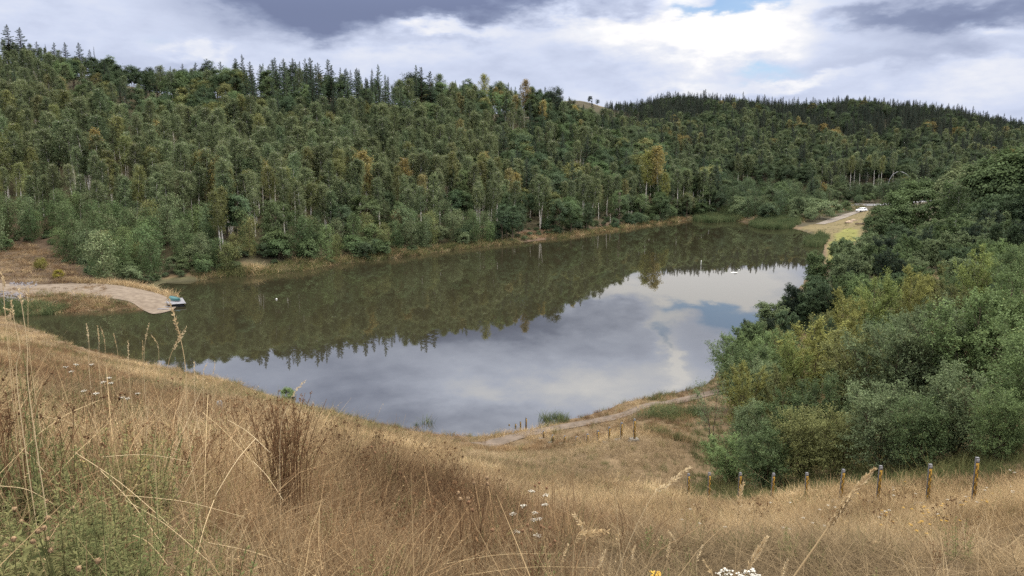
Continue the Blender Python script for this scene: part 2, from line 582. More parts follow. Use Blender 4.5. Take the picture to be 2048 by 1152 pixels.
for px, py, z in [(0, 600, 1.2), (0, 560, 2.0), (0, 520, 3.2), (-250, 600, 2.5), (-250, 560, 4), (150, 590, 1.0), (250, 598, 0.9), (320, 600, 0.55), (150, 560, 1.2), (230, 560, 0.9), (200, 545, 1.0),
                  (300, 545, 0.8), (400, 530, 1.6), (1680, 500, 0.8), (1720, 470, 1.2), (1650, 450, 0.7), (1690, 440, 1.0), (1600, 442, 0.6), (1560, 430, 0.6),
                  (600, 600, -4), (600, 660, -4), (900, 560, -4), (900, 700, -4), (1000, 780, -3.5), (800, 800, -2), (1100, 540, -4), (1200, 600, -4), (1200, 720, -4),
                  (1350, 500, -4), (1450, 470, -2.5), (1400, 600, -4), (1500, 550, -3.5), (1550, 500, -3), (1350, 720, -2.5), (420, 640, -3), (250, 670, -2), (450, 590, -3), (700, 560, -3), (1050, 830, -1.5)]:
    CP.append(at(px, py, z=z))
for x, y, z in [(0, 0, 18.35), (3, 0, 18.2), (-4, 0, 18.6), (0, 2, 18.05), (2, 2.2, 17.8), (0, -15, 19.5), (25, -10, 18.5), (-25, -10, 20.5), (0, -60, 24), (-90, 0, 24), (90, 0, 22), (-90, -90, 30), (90, -90, 28),
                (-100, 50, 14), (120, 60, 18), (0, -300, 40), (-300, 0, 50), (300, 0, 40), (-300, 300, 80), (300, 250, 35)]:
    CP.append(np.array((x, y, z), float))
for k in range(16):
    a = k * math.pi / 8
    CP.append(np.array((1500 * math.sin(a), 1500 * math.cos(a), 50.0)))
CP = np.array(CP + [np.array((x, y, 0.0)) for x, y in shore])


def tps_phi(r2):
    return np.where(r2 > 1e-12, 0.5 * r2 * np.log(r2 + 1e-12), 0.0)


def warp_xy(P):                       # radial compression so near and far control points carry equal weight
    P = np.asarray(P, float)
    r = np.hypot(P[:, 0], P[:, 1])
    k = np.log1p(r / 12.0) / np.maximum(r, 1e-6)
    k = np.where(r < 1e-6, 1 / 12.0, k)
    return P * k[:, None]


Pw = warp_xy(CP[:, :2])
n_ = len(Pw)
K = tps_phi(((Pw[:, None] - Pw[None]) ** 2).sum(-1)) + np.eye(n_) * 2e-4
A = np.zeros((n_ + 3, n_ + 3))
A[:n_, :n_] = K
A[:n_, n_] = 1
A[:n_, n_ + 1:] = Pw
A[n_:, :n_] = A[:n_, n_:].T
# interpolate the slope seen from the camera so that the fit stays even over the depth
val = (CP[:, 2] - CAMZ) / np.maximum(np.hypot(CP[:, 0], CP[:, 1]), 6.0)
sol = np.linalg.solve(A, np.concatenate([val, np.zeros(3)]))


def vnoise(X, Y, sc, seed=0):
    x, y = X / sc, Y / sc
    xi, yi = np.floor(x).astype(np.int64), np.floor(y).astype(np.int64)
    fx, fy = x - xi, y - yi
    fx, fy = fx * fx * (3 - 2 * fx), fy * fy * (3 - 2 * fy)

    def h(a, b):
        v = np.sin(a * 127.1 + b * 311.7 + seed * 74.7) * 43758.5453
        return v - np.floor(v)
    return (h(xi, yi) * (1 - fx) + h(xi + 1, yi) * fx) * (1 - fy) + (h(xi, yi + 1) * (1 - fx) + h(xi + 1, yi + 1) * fx) * fy


def terrain(X, Y):
    P = np.stack([X, Y], 1)
    W = warp_xy(P)
    z = np.empty(len(P))
    for i in range(0, len(P), 4000):
        wv = W[i:i + 4000]
        ph = tps_phi(((wv[:, None] - Pw[None]) ** 2).sum(-1))
        z[i:i + 4000] = ph @ sol[:n_] + sol[n_] + wv @ sol[n_ + 1:]
    r = np.hypot(X, Y)
    z = CAMZ + z * np.maximum(r, 6.0)
    z += (vnoise(X, Y, 2.3, 1) - 0.5) * 0.14 * np.clip(r / 10, 0.2, 1) + (vnoise(X, Y, 7, 2) - 0.5) * 0.3 * np.clip(r / 30, 0, 1)
    z += (vnoise(X, Y, 30, 3) - 0.5) * 2.5 * np.clip((r - 150) / 150, 0, 1)
    ins = inside(shore_f, X, Y)
    d = dist_to(shore_f, X, Y)
    z = np.where(ins, np.minimum(z, -0.05 - 0.22 * np.minimum(d, 12)), np.maximum(z, 0.05 + 0.16 * np.minimum(d, 4)))
    return z, ins, d


ang = np.concatenate([np.arange(-180, -52, 4.0), np.arange(-52, 52, 0.36), np.arange(52, 180, 4.0)])
ang = np.radians(ang)
rad = np.concatenate([np.geomspace(0.5, 14, 46), np.geomspace(14, 330, 250)[1:], np.geomspace(330, 1000, 70)[1:], np.geomspace(1000, 9000, 16)[1:]])
GA, GR = np.meshgrid(ang, rad)
GX, GY = (GR * np.sin(GA)).ravel(), (GR * np.cos(GA)).ravel()
GX, GY = np.append(GX, 0.0), np.append(GY, 0.0)
GZ, GIN, GD = terrain(GX, GY)
na, nr = len(ang), len(rad)
i0 = np.arange(nr - 1)[:, None] * na + np.arange(na)[None]
i1 = np.arange(nr - 1)[:, None] * na + (np.arange(na)[None] + 1) % na
gq = np.stack([i0, i1, i1 + na, i0 + na], -1).reshape(-1, 4)
gt = np.stack([(np.arange(na) + 1) % na, np.arange(na), np.full(na, na * nr)], -1)
gv = np.stack([GX, GY, GZ], 1)
gb = MB()
gb.indexed(gv, gq, gt)
bvh = BVHTree.FromPolygons(gv.tolist(), gq.tolist() + gt.tolist())


def gz(x, y):
    h = bvh.ray_cast(Vector((x, y, 900.0)), Vector((0, 0, -1)))
    return h[0].z if h[0] is not None else 0.0


def poly_px(lst, z):
    return catmull(np.array([at(px, py, z=z)[:2] for px, py in lst]), 5)


FIELD_XY = np.array([at(1120, 215, Y=660)[:2], at(1200, 215, Y=660)[:2], at(1208, 205, Y=760)[:2], at(1120, 205, Y=760)[:2]])
MEADOW = poly_px([(1655, 515), (1660, 480), (1600, 455), (1650, 444), (1700, 436), (1745, 432), (1770, 470), (1760, 530), (1690, 540)], 0.9)

# ground albedo by zone
px_of = 1024 + F * GX / np.maximum(GY, 1e-3)
col = np.zeros((len(GX), 3))
col[:] = (0.150, 0.108, 0.064)                                    # dry grass soil
forest = (GY > 100) & (GD > 3)
col[forest] = (0.062, 0.054, 0.032)
bare = (GY > 60) & (GD < 2.0) & ~GIN & (px_of > -100) & (px_of < 1400) & (GY > 120)
col[bare] = (0.078, 0.074, 0.040)
redbank = (GY > 150) & (GD < 9) & ~GIN & (((px_of > 1030) & (px_of < 1110)) | ((px_of > 1185) & (px_of < 1330)))
col[redbank] = (0.120, 0.078, 0.054)
leftred = (px_of < 170) & (GY > 108) & (GY < 172) & (GX < -45)
col[leftred] = (0.095, 0.068, 0.046)
col[inside(MEADOW, GX, GY)] = (0.150, 0.122, 0.060)
gm = inside(poly_px([(1655, 512), (1662, 480), (1690, 462), (1715, 470), (1700, 500), (1690, 530)], 0.9), GX, GY)
col[gm] = (0.17, 0.17, 0.05)
col[inside(FIELD_XY, GX, GY)] = (0.19, 0.145, 0.075)
col[GIN] = (0.05, 0.045, 0.03)

m, t = new_mat('ground_soil')
ca = t.node('ShaderNodeAttribute', attribute_name='zone')
geo = t.node('ShaderNodeNewGeometry')
na_ = t.noise(geo.outputs['Position'], 0.9, 6.0, 0.65)
nb_ = t.noise(geo.outputs['Position'], 0.11, 4.0, 0.6)
k = t.math('MULTIPLY_ADD', na_.outputs['Fac'], 0.9, 0.30)
k = t.math('MULTIPLY', k, t.math('MULTIPLY_ADD', nb_.outputs['Fac'], 0.8, 0.65))
vm = t.vec('SCALE', ca.outputs['Color'])
t.put(vm.node.inputs['Scale'], k)
p = t.node('ShaderNodeBsdfPrincipled')
t.put(p.inputs['Base Color'], vm)
p.inputs['Roughness'].default_value = 0.95
p.inputs['Specular IOR Level'].default_value = 0.1
bmp = t.node('ShaderNodeBump')
bmp.inputs['Strength'].default_value = 0.6
bmp.inputs['Distance'].default_value = 0.08
t.put(bmp.inputs['Height'], na_.outputs['Fac'])
t.put(p.inputs['Normal'], bmp.outputs[0])
finish(t, p.outputs[0])
M['ground'] = m
ground = gb.obj('ground', M['ground'], smooth=True)
za = ground.data.attributes.new('zone', 'FLOAT_COLOR', 'POINT')
za.data.foreach_set('color', np.concatenate([col, np.ones((len(col), 1))], 1).astype(np.float32).ravel())
tag(ground, kind='structure')

# the lake: one level sheet
m, t = new_mat('lake_water')
geo = t.node('ShaderNodeNewGeometry')
mp = t.vec('MULTIPLY', geo.outputs['Position'], (1.0, 0.55, 1.0))
wv1 = t.noise(mp, 0.9, 3.0, 0.55)
wv2 = t.noise(mp, 0.07, 2.0, 0.5)
calm = t.smooth(wv2.outputs['Fac'], 0.35, 0.75)
p = t.node('ShaderNodeBsdfPrincipled')
p.inputs['Base Color'].default_value = (0.023, 0.021, 0.012, 1)
p.inputs['Roughness'].default_value = 0.008
p.inputs['IOR'].default_value = 1.68
bmp = t.node('ShaderNodeBump')
bmp.inputs['Distance'].default_value = 0.012
t.put(bmp.inputs['Strength'], t.math('MULTIPLY_ADD', calm, 0.08, 0.02))
t.put(bmp.inputs['Height'], wv1.outputs['Fac'])
t.put(p.inputs['Normal'], bmp.outputs[0])
finish(t, p.outputs[0])
lk = shore_f.mean(0)
wpoly = []
for q in shore_f:
    wpoly.append(q)
wpoly = np.array(wpoly)
# grow the outline a little so the sheet runs under the bank
nx = np.roll(wpoly, -1, 0) - np.roll(wpoly, 1, 0)
nrm = np.stack([nx[:, 1], -nx[:, 0]], 1)
nrm /= np.linalg.norm(nrm, axis=1, keepdims=True) + 1e-9
tst = inside(shore_f, *(wpoly + nrm * 0.05).T)
nrm[tst] *= -1
wp = wpoly + nrm * 0.35
pts = [Vector(q) for q in wp]
vs, es, fs, *_ = delaunay_2d_cdt(pts, [(i, (i + 1) % len(pts)) for i in range(len(pts))], [], 1, 1e-4)
lb = MB()
lb.indexed([(v.x, v.y, 0.0) for v in vs], [], [tuple(f) if Vector((vs[f[1]] - vs[f[0]])).cross(vs[f[2]] - vs[f[0]]) > 0 else tuple(f)[::-1] for f in fs])
lake = lb.obj('lake', m)
tag(lake, kind='structure')


def patch(name, poly, mat, step, lift=0.05, kind='structure'):
    poly = np.asarray(poly)
    lo, hi = poly.min(0), poly.max(0)
    gx, gy = np.meshgrid(np.arange(lo[0], hi[0], step), np.arange(lo[1], hi[1], step))
    gx, gy = gx.ravel(), gy.ravel()
    ok = inside(poly, gx, gy) & (dist_to(poly, gx, gy) > step * 0.4)
    P = [Vector(q) for q in poly] + [Vector(q) for q in zip(gx[ok], gy[ok])]
    n = len(poly)
    vs, es, fs, *_ = delaunay_2d_cdt(P, [(i, (i + 1) % n) for i in range(n)], [], 1, 1e-4)
    b = MB()
    b.indexed([(v.x, v.y, max(gz(v.x, v.y), 0.01) + lift) for v in vs], [],
              [tuple(f) if (vs[f[1]] - vs[f[0]]).cross(vs[f[2]] - vs[f[0]]) > 0 else tuple(f)[::-1] for f in fs])
    return tag(b.obj(name, mat, smooth=True), kind=kind)


M['sand'] = plain('sandy_soil', (0.160, 0.128, 0.096), 0.95, col2=(0.105, 0.080, 0.058), scale=1.3, bump=0.4, coord='Object')
M['dirt'] = plain('track_dirt', (0.130, 0.100, 0.076), 0.95, col2=(0.075, 0.058, 0.043), scale=1.6, bump=0.5)
M['asphalt'] = plain('asphalt', (0.19, 0.19, 0.20), 0.9, var=0.2, scale=0.8)
M['gravel'] = plain('gravel', (0.165, 0.145, 0.122), 0.95, col2=(0.12, 0.10, 0.082), scale=0.8)
patch('sand_spit', poly_px([(-60, 582), (60, 577), (150, 572), (230, 574), (290, 580), (335, 589), (353, 598), (340, 609), (306, 615), (285, 608), (255, 600), (200, 596), (120, 592), (50, 594), (-60, 598)], 0.9), M['sand'], 0.6)
trk = catmull(np.array([at(960, 893, Y=50.5)[:2], at(1040, 881, Y=54)[:2], at(1110, 868, Y=55.5)[:2], at(1200, 846, Y=57)[:2], at(1290, 820, Y=59)[:2], at(1400, 800, Y=63)[:2], at(1480, 780, Y=66)[:2]]), 8, closed=False)


def ribbon(line, w0, w1):
    line = np.asarray(line)
    tn = np.gradient(line, axis=0)
    tn /= np.linalg.norm(tn, axis=1, keepdims=True)
    nn = np.stack([-tn[:, 1], tn[:, 0]], 1)
    ww = np.linspace(w0, w1, len(line))[:, None]
    return np.vstack([line + nn * ww, (line - nn * ww)[::-1]])


patch('dirt_track', ribbon(trk, 0.95, 0.7), M['dirt'], 0.4, 0.04)
road_l = catmull(np.array([at(1640, 448, z=0.8)[:2], at(1690, 437, z=1.0)[:2], at(1730, 431, z=1.2)[:2], at(1790, 428, z=1.6)[:2], at(1900, 424, z=2.5)[:2]]), 6, closed=False)
patch('gravel_road', ribbon(road_l, 1.5, 4.0), M['gravel'], 1.2, 0.08)
high_l = catmull(np.array([at(1560, 420, Y=330)[:2], at(1700, 415, Y=325)[:2], at(1760, 414, Y=322)[:2], at(1900, 410, Y=315)[:2]]), 6, closed=False)
patch('road', ribbon(high_l, 3.5, 3.5), M['asphalt'], 1.5, 0.10)


# ------------------------------------------------------------------ plant builders
def unit(v):
    return v / (np.linalg.norm(v, axis=-1, keepdims=True) + 1e-9)


def leaves(P, size, aspect, bias, rng, spread=0.8):
    """diamond leaf quads at P, normals scattered about bias"""
    n = len(P)
    nrm = unit(np.asarray(bias) + spread * rng.normal(size=(n, 3)))
    u = unit(np.cross(nrm, rng.normal(size=(n, 3))))
    v = np.cross(nrm, u)
    s = np.broadcast_to(np.asarray(size, float), (n,))[:, None] * rng.uniform(0.6, 1.3, (n, 1))
    return np.stack([P - u * s, P - v * s * aspect, P + u * s, P + v * s * aspect], 1)


def trunk_curve(H, rng, bend=0.03, k=7):
    t = np.linspace(0, 1, k)
    bx, by = rng.normal(0, bend * H, 2)
    return np.stack([bx * t ** 2 + 0.012 * H * np.sin(t * 5 + rng.uniform(0, 6)), by * t ** 2, H * t], 1)


def on_curve(cv, t):
    k = len(cv) - 1
    f = np.clip(np.asarray(t) * k, 0, k - 1e-6)
    i = f.astype(int)
    return cv[i] + (cv[i + 1] - cv[i]) * (f - i)[..., None]


def birch_geo(seed, H=15.0, Rr=2.1, cb=0.36, nb=30, per=44, leaf=0.27, trunk_r=0.13):
    rng = np.random.default_rng(seed)
    tr, cr = MB(), MB()
    cv = trunk_curve(H, rng)
    tr.tube(np.vstack([cv[0] - (0, 0, 0.8), cv]), np.concatenate([[trunk_r * 1.25], trunk_r * (1 - np.linspace(0, 1, 7)) ** 0.8 + 0.012]), 6)
    for i in range(nb):
        u = (i + rng.uniform(0, 1)) / nb
        t = cb + (0.985 - cb) * u ** 0.9
        a = i * 2.39996 + rng.normal(0, 0.4)
        L = Rr * (0.22 + 0.86 * math.sin(math.pi * (0.20 + 0.66 * u))) * rng.uniform(0.7, 1.2)
        if u > 0.93:
            L *= 0.7
        h = np.array((math.cos(a), math.sin(a), 0))
        b0 = on_curve(cv, t)
        s = np.linspace(0, 1, 5)[:, None]
        pts = b0 + h * L * s * 0.9 + np.array((0, 0, 1.0)) * (L * (0.95 * s - 0.55 * s ** 2.2))
        tr.tube(pts, np.linspace(0.035, 0.008, 5), 3, cap=False)
        ss = rng.uniform(0.22, 1.08, per)
        P = b0 + h * (L * ss * 0.9)[:, None] + np.array((0, 0, 1.0)) * (L * (0.95 * ss - 0.55 * ss ** 2.2))[:, None]
        P = P + rng.normal(0, 0.16 * Rr, (per, 3)) - np.array((0, 0, 1.0)) * np.abs(rng.normal(0, 0.22 * Rr, (per, 1)))
        clump = rng.uniform(0.2, 0.8)
        tl = np.clip(clump + rng.normal(0, 0.05, per), 0, 0.9)
        hs_ = per // 2
        cr.quads(leaves(P[:hs_], leaf, 0.62, unit(P[:hs_] - (cv[-1] * 0.5 + (0, 0, H * 0.12))) * 1.1 + (0, 0, 0.6), rng, 0.52), 0, tl[:hs_])
        Q = P[hs_:]
        k_ = len(Q)
        fa = rng.uniform(0, 6.283, k_)
        sd_ = np.stack([np.cos(fa), np.sin(fa), np.zeros(k_)], 1) * (leaf * 0.30)
        dn = np.stack([rng.normal(0, 0.25, k_), rng.normal(0, 0.25, k_), -rng.uniform(0.8, 2.0, k_)], 1) * (leaf * 1.25)
        cr.quads(np.stack([Q, Q + dn * 0.45 + sd_, Q + dn, Q + dn * 0.45 - sd_], 1), 0, tl[hs_:])
    return tr, cr


def spruce_geo(seed, H=18.0, Rr=2.6, lev=24, cb=0.08, sparse=1.0):
    rng = np.random.default_rng(seed)
    tr, cr = MB(), MB()
    cv = trunk_curve(H, rng, 0.006)
    tr.tube(np.vstack([cv[0] - (0, 0, 0.8), cv]), np.concatenate([[0.24], 0.20 * (1 - np.linspace(0, 1, 7)) + 0.015]), 6)
    nb_ = int(lev * 5.2 * sparse)
    lump = rng.uniform(0, 6.283, 3)
    for i in range(nb_):
        t = cb + (0.985 - cb) * (i / (nb_ - 1)) ** 0.86
        a = i * 2.39996 + rng.normal(0, 0.3)
        r = (Rr * (1 - t) ** 0.82 + 0.10) * (1 + 0.16 * math.sin(9 * t + lump[0]) + 0.16 * math.sin(a + lump[1]))
        L = r * rng.uniform(0.35, 1.30)
        h = np.array((math.cos(a), math.sin(a), 0))
        mm = int(5 + 9 * L / Rr)
        s = np.linspace(0.10, 1.0, mm)
        z = L * ((0.10 - 0.62 * (1 - t)) * s + 0.26 * s ** 3) + (0.35 * L * s if t > 0.85 else 0)
        P = on_curve(cv, t) + h * (L * s)[:, None] + np.array((0, 0, 1.0)) * z[:, None]
        w_ = 0.24 * L * (1.1 - 0.8 * s) + 0.10
        side = np.array((-h[1], h[0], 0))
        tl = np.clip(rng.uniform(0.25, 0.75) + rng.normal(0, 0.12, mm), 0, 1)
        for sg in (-1, 1):
            q1 = P + h * 0.42 * (L / mm) + side * sg * w_[:, None] * 0.45 - np.array((0, 0, 1.0)) * (0.08 + 0.10 * rng.uniform(0, 1, (mm, 1)))
            q2 = P + h * (1.9 * L / mm) + side * sg * w_[:, None] - np.array((0, 0, 1.0)) * (0.14 + 0.30 * rng.uniform(0, 1, (mm, 1)))
            q3 = P + h * (1.5 * L / mm)
            cr.quads(np.stack([P, q1, q2, q3], 1), 0, tl)
    top = cv[-1]
    cr.quads(leaves(np.array([top - (0, 0, 0.3), top - (0, 0, 0.7), top - (0, 0, 0.1)]), 0.25, 0.4, (0.1, 0.2, 0), rng), 0, 0.5)
    return tr, cr


def clump_geo(seed, H=14.0, Rr=4.0, zc=0.60, semi=0.42, nc=46, per=46, leaf=0.33, clump_r=0.24, trunk_r=0.25, flat=0.0, lobes=5):
    """a broad crown: leaf clumps over a lumpy ellipsoid carried on limbs"""
    rng = np.random.default_rng(seed)
    tr, cr = MB(), MB()
    cv = trunk_curve(H * 0.72, rng, 0.03)
    tr.tube(np.vstack([cv[0] - (0, 0, 0.8), cv]), np.concatenate([[trunk_r * 1.3], trunk_r * (1 - 0.85 * np.linspace(0, 1, 7))]), 7)
    c0 = np.array((cv[-1][0] * 0.7, cv[-1][1] * 0.7, H * zc))
    lob = unit(rng.normal(size=(lobes, 3)))
    for i in range(nc):
        d = unit(rng.normal(size=3))
        if d[2] < -0.55:
            d[2] *= -0.5
            d = unit(d)
        bulge = 0.80 + 0.34 * max(0, (lob @ d).max()) ** 3
        rr = bulge * (rng.uniform(0.45, 1.0) ** 0.45)
        c = c0 + d * np.array((Rr, Rr, H * semi)) * rr
        if i < 14:
            s = np.linspace(0, 1, 4)[:, None]
            b0 = on_curve(cv, np.array(rng.uniform(0.35, 0.95)))
            tr.tube(b0 + (c - b0) * s + np.array((0, 0, 1.0)) * (0.12 * Rr * np.sin(s * math.pi)), np.linspace(trunk_r * 0.35, 0.02, 4), 4, cap=False)
        k = int(per * rng.uniform(0.7, 1.3))
        P = c + rng.normal(0, clump_r * Rr, (k, 3)) * np.array((0.62, 0.62, 0.45))
        P[:, 2] = np.maximum(P[:, 2], 0.15)
        cr.quads(leaves(P, leaf, 0.65, d * 1.1 + (0, 0, 0.7), rng, 0.45), 0, np.clip(rng.uniform(0.25, 0.75) + rng.normal(0, 0.06, k), 0, 0.9))
    return tr, cr


def bush_geo(seed, H=5.0, Rr=2.4, stems=8, br=18, tw=11, lf=13, leaf=0.055, aspect=0.5, up=0.55, droop=0.0, low=0.12, stem_r=0.04):
    """near shrub: stems > branches > twigs > leaves, all generated as curves"""
    rng = np.random.default_rng(seed)
    tr, cr = MB(), MB()
    for s_ in range(stems):
        a = s_ * 2.39996 + rng.normal(0, 0.3)
        out = Rr * rng.uniform(0.25, 0.85) * (0.3 if s_ == 0 else 1)
        hh = H * rng.uniform(0.72, 0.98) * (1.0 if s_ == 0 else 1 - 0.22 * out / Rr)
        t = np.linspace(0, 1, 7)
        cv = np.stack([math.cos(a) * out * t ** 1.4, math.sin(a) * out * t ** 1.4, hh * (t - 0.04)], 1) + rng.normal(0, 0.02 * H, (7, 3)) * t[:, None]
        tr.tube(cv, np.linspace(stem_r, 0.006, 7), 5)
        tb = low + (0.98 - low) * ((np.arange(br) + rng.uniform(0, 1, br)) / br) ** 0.85
        B0 = on_curve(cv, tb)
        ba = rng.uniform(0, 6.283, br)
        BD = unit(np.stack([np.cos(ba) + 0.7 * math.cos(a), np.sin(ba) + 0.7 * math.sin(a), up + rng.normal(0, 0.2, br) + 0.7 * (tb > 0.8)], 1))
        BL = 0.62 * Rr * (1.08 - 0.72 * tb) * rng.uniform(0.6, 1.25, br) + 0.1
        for i in range(br):
            s = np.linspace(0, 1, 4)[:, None]
            tr.tube(B0[i] + BD[i] * BL[i] * s + np.array((0, 0, -droop * BL[i])) * s ** 2, np.linspace(0.012, 0.004, 4), 3, cap=False)
        ts = rng.uniform(0.18, 1.0, (br, tw))
        T0 = B0[:, None] + BD[:, None] * (BL[:, None] * ts)[..., None]
        T0[..., 2] -= droop * BL[:, None] * ts ** 2
        TD = unit(BD[:, None] * 0.8 + 0.75 * rng.normal(size=(br, tw, 3)) + np.array((0, 0, up * 0.9 - droop)))
        TL = (0.30 * Rr * rng.uniform(0.35, 1.0, (br, tw)) * (1.1 - 0.4 * tb[:, None])) + 0.08
        ls = rng.uniform(0.1, 1.0, (br, tw, lf))
        P = T0[:, :, None] + TD[:, :, None] * (TL[..., None] * ls)[..., None] + rng.normal(0, leaf * 0.9, (br, tw, lf, 3))
        tint = np.clip(rng.uniform(0.25, 0.75, (br, 1, 1)) + rng.normal(0, 0.10, (br, tw, 1)) + rng.normal(0, 0.14, (br, tw, lf)), 0, 1)
        bias = np.broadcast_to((TD * 0.25 + np.array((0, 0, 0.75)))[:, :, None], P.shape).reshape(-1, 3)
        P = P.reshape(-1, 3)
        ok = P[:, 2] > 0.05
        cr.quads(leaves(P[ok], leaf, aspect, bias[ok], rng, 0.65), 0, tint.reshape(-1)[ok])
    return tr, cr


def tube_grass(b, rng, n, h0, h1, w, spread, lean, curl, head=0.0, tint0=0.5, segs=3):
    """n curved tapering blades as strips"""
    a = rng.uniform(0, 6.283, n)
    r = spread * np.sqrt(rng.uniform(0, 1, n))
    base = np.stack([r * np.cos(a), r * np.sin(a), np.full(n, -0.03)], 1)
    la = rng.uniform(0, 6.283, n)
    ld = np.stack([np.cos(la), np.sin(la), np.zeros(n)], 1)
    H = rng.uniform(h0, h1, n)
    ln = np.abs(rng.normal(0, lean, n))
    cl = np.abs(rng.normal(0, curl, n))
    fa = rng.uniform(0, 6.283, n)
    wd = np.stack([np.cos(fa), np.sin(fa), np.zeros(n)], 1) * (w * rng.uniform(0.6, 1.4, n))[:, None]
    tint = np.clip(tint0 + rng.normal(0, 0.30, n), 0, 1)
    prev = None
    for i in range(segs + 1):
        s = i / segs
        c = base + np.array((0, 0, 1.0)) * (H * s * (1 - 0.35 * cl * s))[:, None] + ld * (H * (ln * s + cl * s ** 2.5))[:, None]
        ww = wd * (1.0 - 0.85 * s)
        cur = (c - ww, c + ww)
        if prev is not None:
            b.quads(np.stack([prev[0], prev[1], cur[1], cur[0]], 1), 0, tint)
        prev = cur
    if head > 0:
        k = max(1, int(n * head))
        tip, d0 = c[:k], unit(ld[:k] * (ln[:k] + 2 * cl[:k])[:, None] + np.array((0, 0, 1.0)))
        for j in range(7):
            P = tip - d0 * (0.016 * j) + rng.normal(0, 0.004, (k, 3))
            q = leaves(P, 0.0065, 0.30, d0, rng, 1.0)
            b.quads(q, 0, np.clip(tint[:k] + 0.12, 0, 1))
    return b


def proto(name, mb, mats):
    return mb.obj(name, mats, link=False)


def merged(tr, cr):
    """trunk and crown in one mesh, trunk on slot 1, for the far wood"""
    out = MB()
    for src, mm in ((cr, 0), (tr, 1)):
        off = out.n
        for v in src.v:
            out.v.append(v)
        for q, qt in zip(src.q, src.qt):
            out.q.append(q + off)
            out.qm.append(np.full(len(q), mm))
            out.qt.append(qt)
        for q, qt in zip(src.t, src.tt):
            out.t.append(q + off)
            out.tm.append(np.full(len(q), mm))
            out.tt.append(qt)
        out.n += src.n
    return out


def instancer(name, P, rot, scl, idx, protos, label, cat):
    """one mass of uncountable growth: points that carry the kinds in protos"""
    col_ = bpy.data.collections.new(name + ' kinds')
    for i, o in enumerate(protos):
        o.name = 'k%02d %s' % (i, name)
        col_.objects.link(o)
    me = bpy.data.meshes.new(name)
    P = np.asarray(P, np.float32)
    me.vertices.add(len(P))
    me.vertices.foreach_set('co', P.ravel())
    for nm, ty, data in (('rot', 'FLOAT_VECTOR', rot), ('scl', 'FLOAT_VECTOR', scl), ('idx', 'INT', idx)):
        a = me.attributes.new(nm, ty, 'POINT')
        a.data.foreach_set('vector' if ty == 'FLOAT_VECTOR' else 'value', np.asarray(data, np.float32 if ty != 'INT' else np.int32).ravel())
    o = bpy.data.objects.new(name, me)
    C.objects.link(o)
    ng = bpy.data.node_groups.new(name, 'GeometryNodeTree')
    ng.interface.new_socket('Geometry', in_out='INPUT', socket_type='NodeSocketGeometry')
    ng.interface.new_socket('Geometry', in_out='OUTPUT', socket_type='NodeSocketGeometry')
    gi, go = ng.nodes.new('NodeGroupInput'), ng.nodes.new('NodeGroupOutput')
    ci = ng.nodes.new('GeometryNodeCollectionInfo')
    ci.inputs['Collection'].default_value = col_
    ci.inputs['Separate Children'].default_value = True
    ci.inputs['Reset Children'].default_value = True
    ip = ng.nodes.new('GeometryNodeInstanceOnPoints')
    ip.inputs['Pick Instance'].default_value = True

    def attr(nm, ty):
        n = ng.nodes.new('GeometryNodeInputNamedAttribute')
        n.data_type = ty
        n.inputs[0].default_value = nm
        return [x for x in n.outputs if x.enabled][0]
    ng.links.new(gi.outputs[0], ip.inputs['Points'])
    ng.links.new(ci.outputs[0], ip.inputs['Instance'])
    ng.links.new(attr('idx', 'INT'), ip.inputs['Instance Index'])
    er = ng.nodes.new('FunctionNodeEulerToRotation')
    ng.links.new(attr('rot', 'FLOAT_VECTOR'), er.inputs[0])
    ng.links.new(er.outputs[0], ip.inputs['Rotation'])
    ng.links.new(attr('scl', 'FLOAT_VECTOR'), ip.inputs['Scale'])
    ng.links.new(ip.outputs[0], go.inputs[0])
    md = o.modifiers.new('growth', 'NODES')
    md.node_group = ng
    return tag(o, label, cat, kind='stuff')


# tree kinds: each first one is a thing with trunk and crown; copies share its meshes
KIND = {}


def kind(key, name, cat, geos, leafm, barkm):
    KIND[key] = dict(name=name, cat=cat, meshes=[(tr.mesh('trunk', barkm, True), cr.mesh('crown', leafm), H) for tr, cr, H in geos],
                     merged=[merged(tr, cr).obj(name, [leafm, barkm], link=False) for tr, cr, H in geos], H=[g[2] for g in geos], first={})


BH = [14.5, 15.5, 16, 15, 13.5, 16.5]
kind('birch', 'birch_tree', 'tree', [(*birch_geo(10 + i, H=h, Rr=1.55 + 0.2 * (i % 3), cb=0.34 + 0.09 * (i % 3), nb=36, per=110, leaf=0.17, trunk_r=0.18), h) for i, h in enumerate(BH)], M['birch'], M['white_bark'])
kind('spruce', 'spruce_tree', 'tree', [(*spruce_geo(30 + i, H=17 + i, Rr=2.9 + 0.3 * (i % 3), lev=17 + i), 17 + i) for i in range(4)], M['spruce'], M['bark'])
kind('broad', 'broadleaf_tree', 'tree', [(*clump_geo(40 + i, H=13 + i, Rr=3.5 + 0.3 * (i % 3), nc=60, per=75, leaf=0.21, clump_r=0.22, semi=0.46, zc=0.55), 13 + i) for i in range(4)], M['broad'], M['bark'])
kind('young', 'young_tree', 'tree', [(*birch_geo(60 + i, H=8.0, Rr=2.1, cb=0.05, nb=30, per=95, leaf=0.14, trunk_r=0.07), 8.0) for i in range(4)], M['shrub'], M['bark'])
kind('shrub', 'shore_shrub', 'shrub', [(*clump_geo(70 + i, H=5.0, Rr=2.3, zc=0.44, semi=0.50, nc=55, per=80, leaf=0.125, clump_r=0.24, trunk_r=0.07), 5.0) for i in range(4)], M['shrub'], M['bark'])
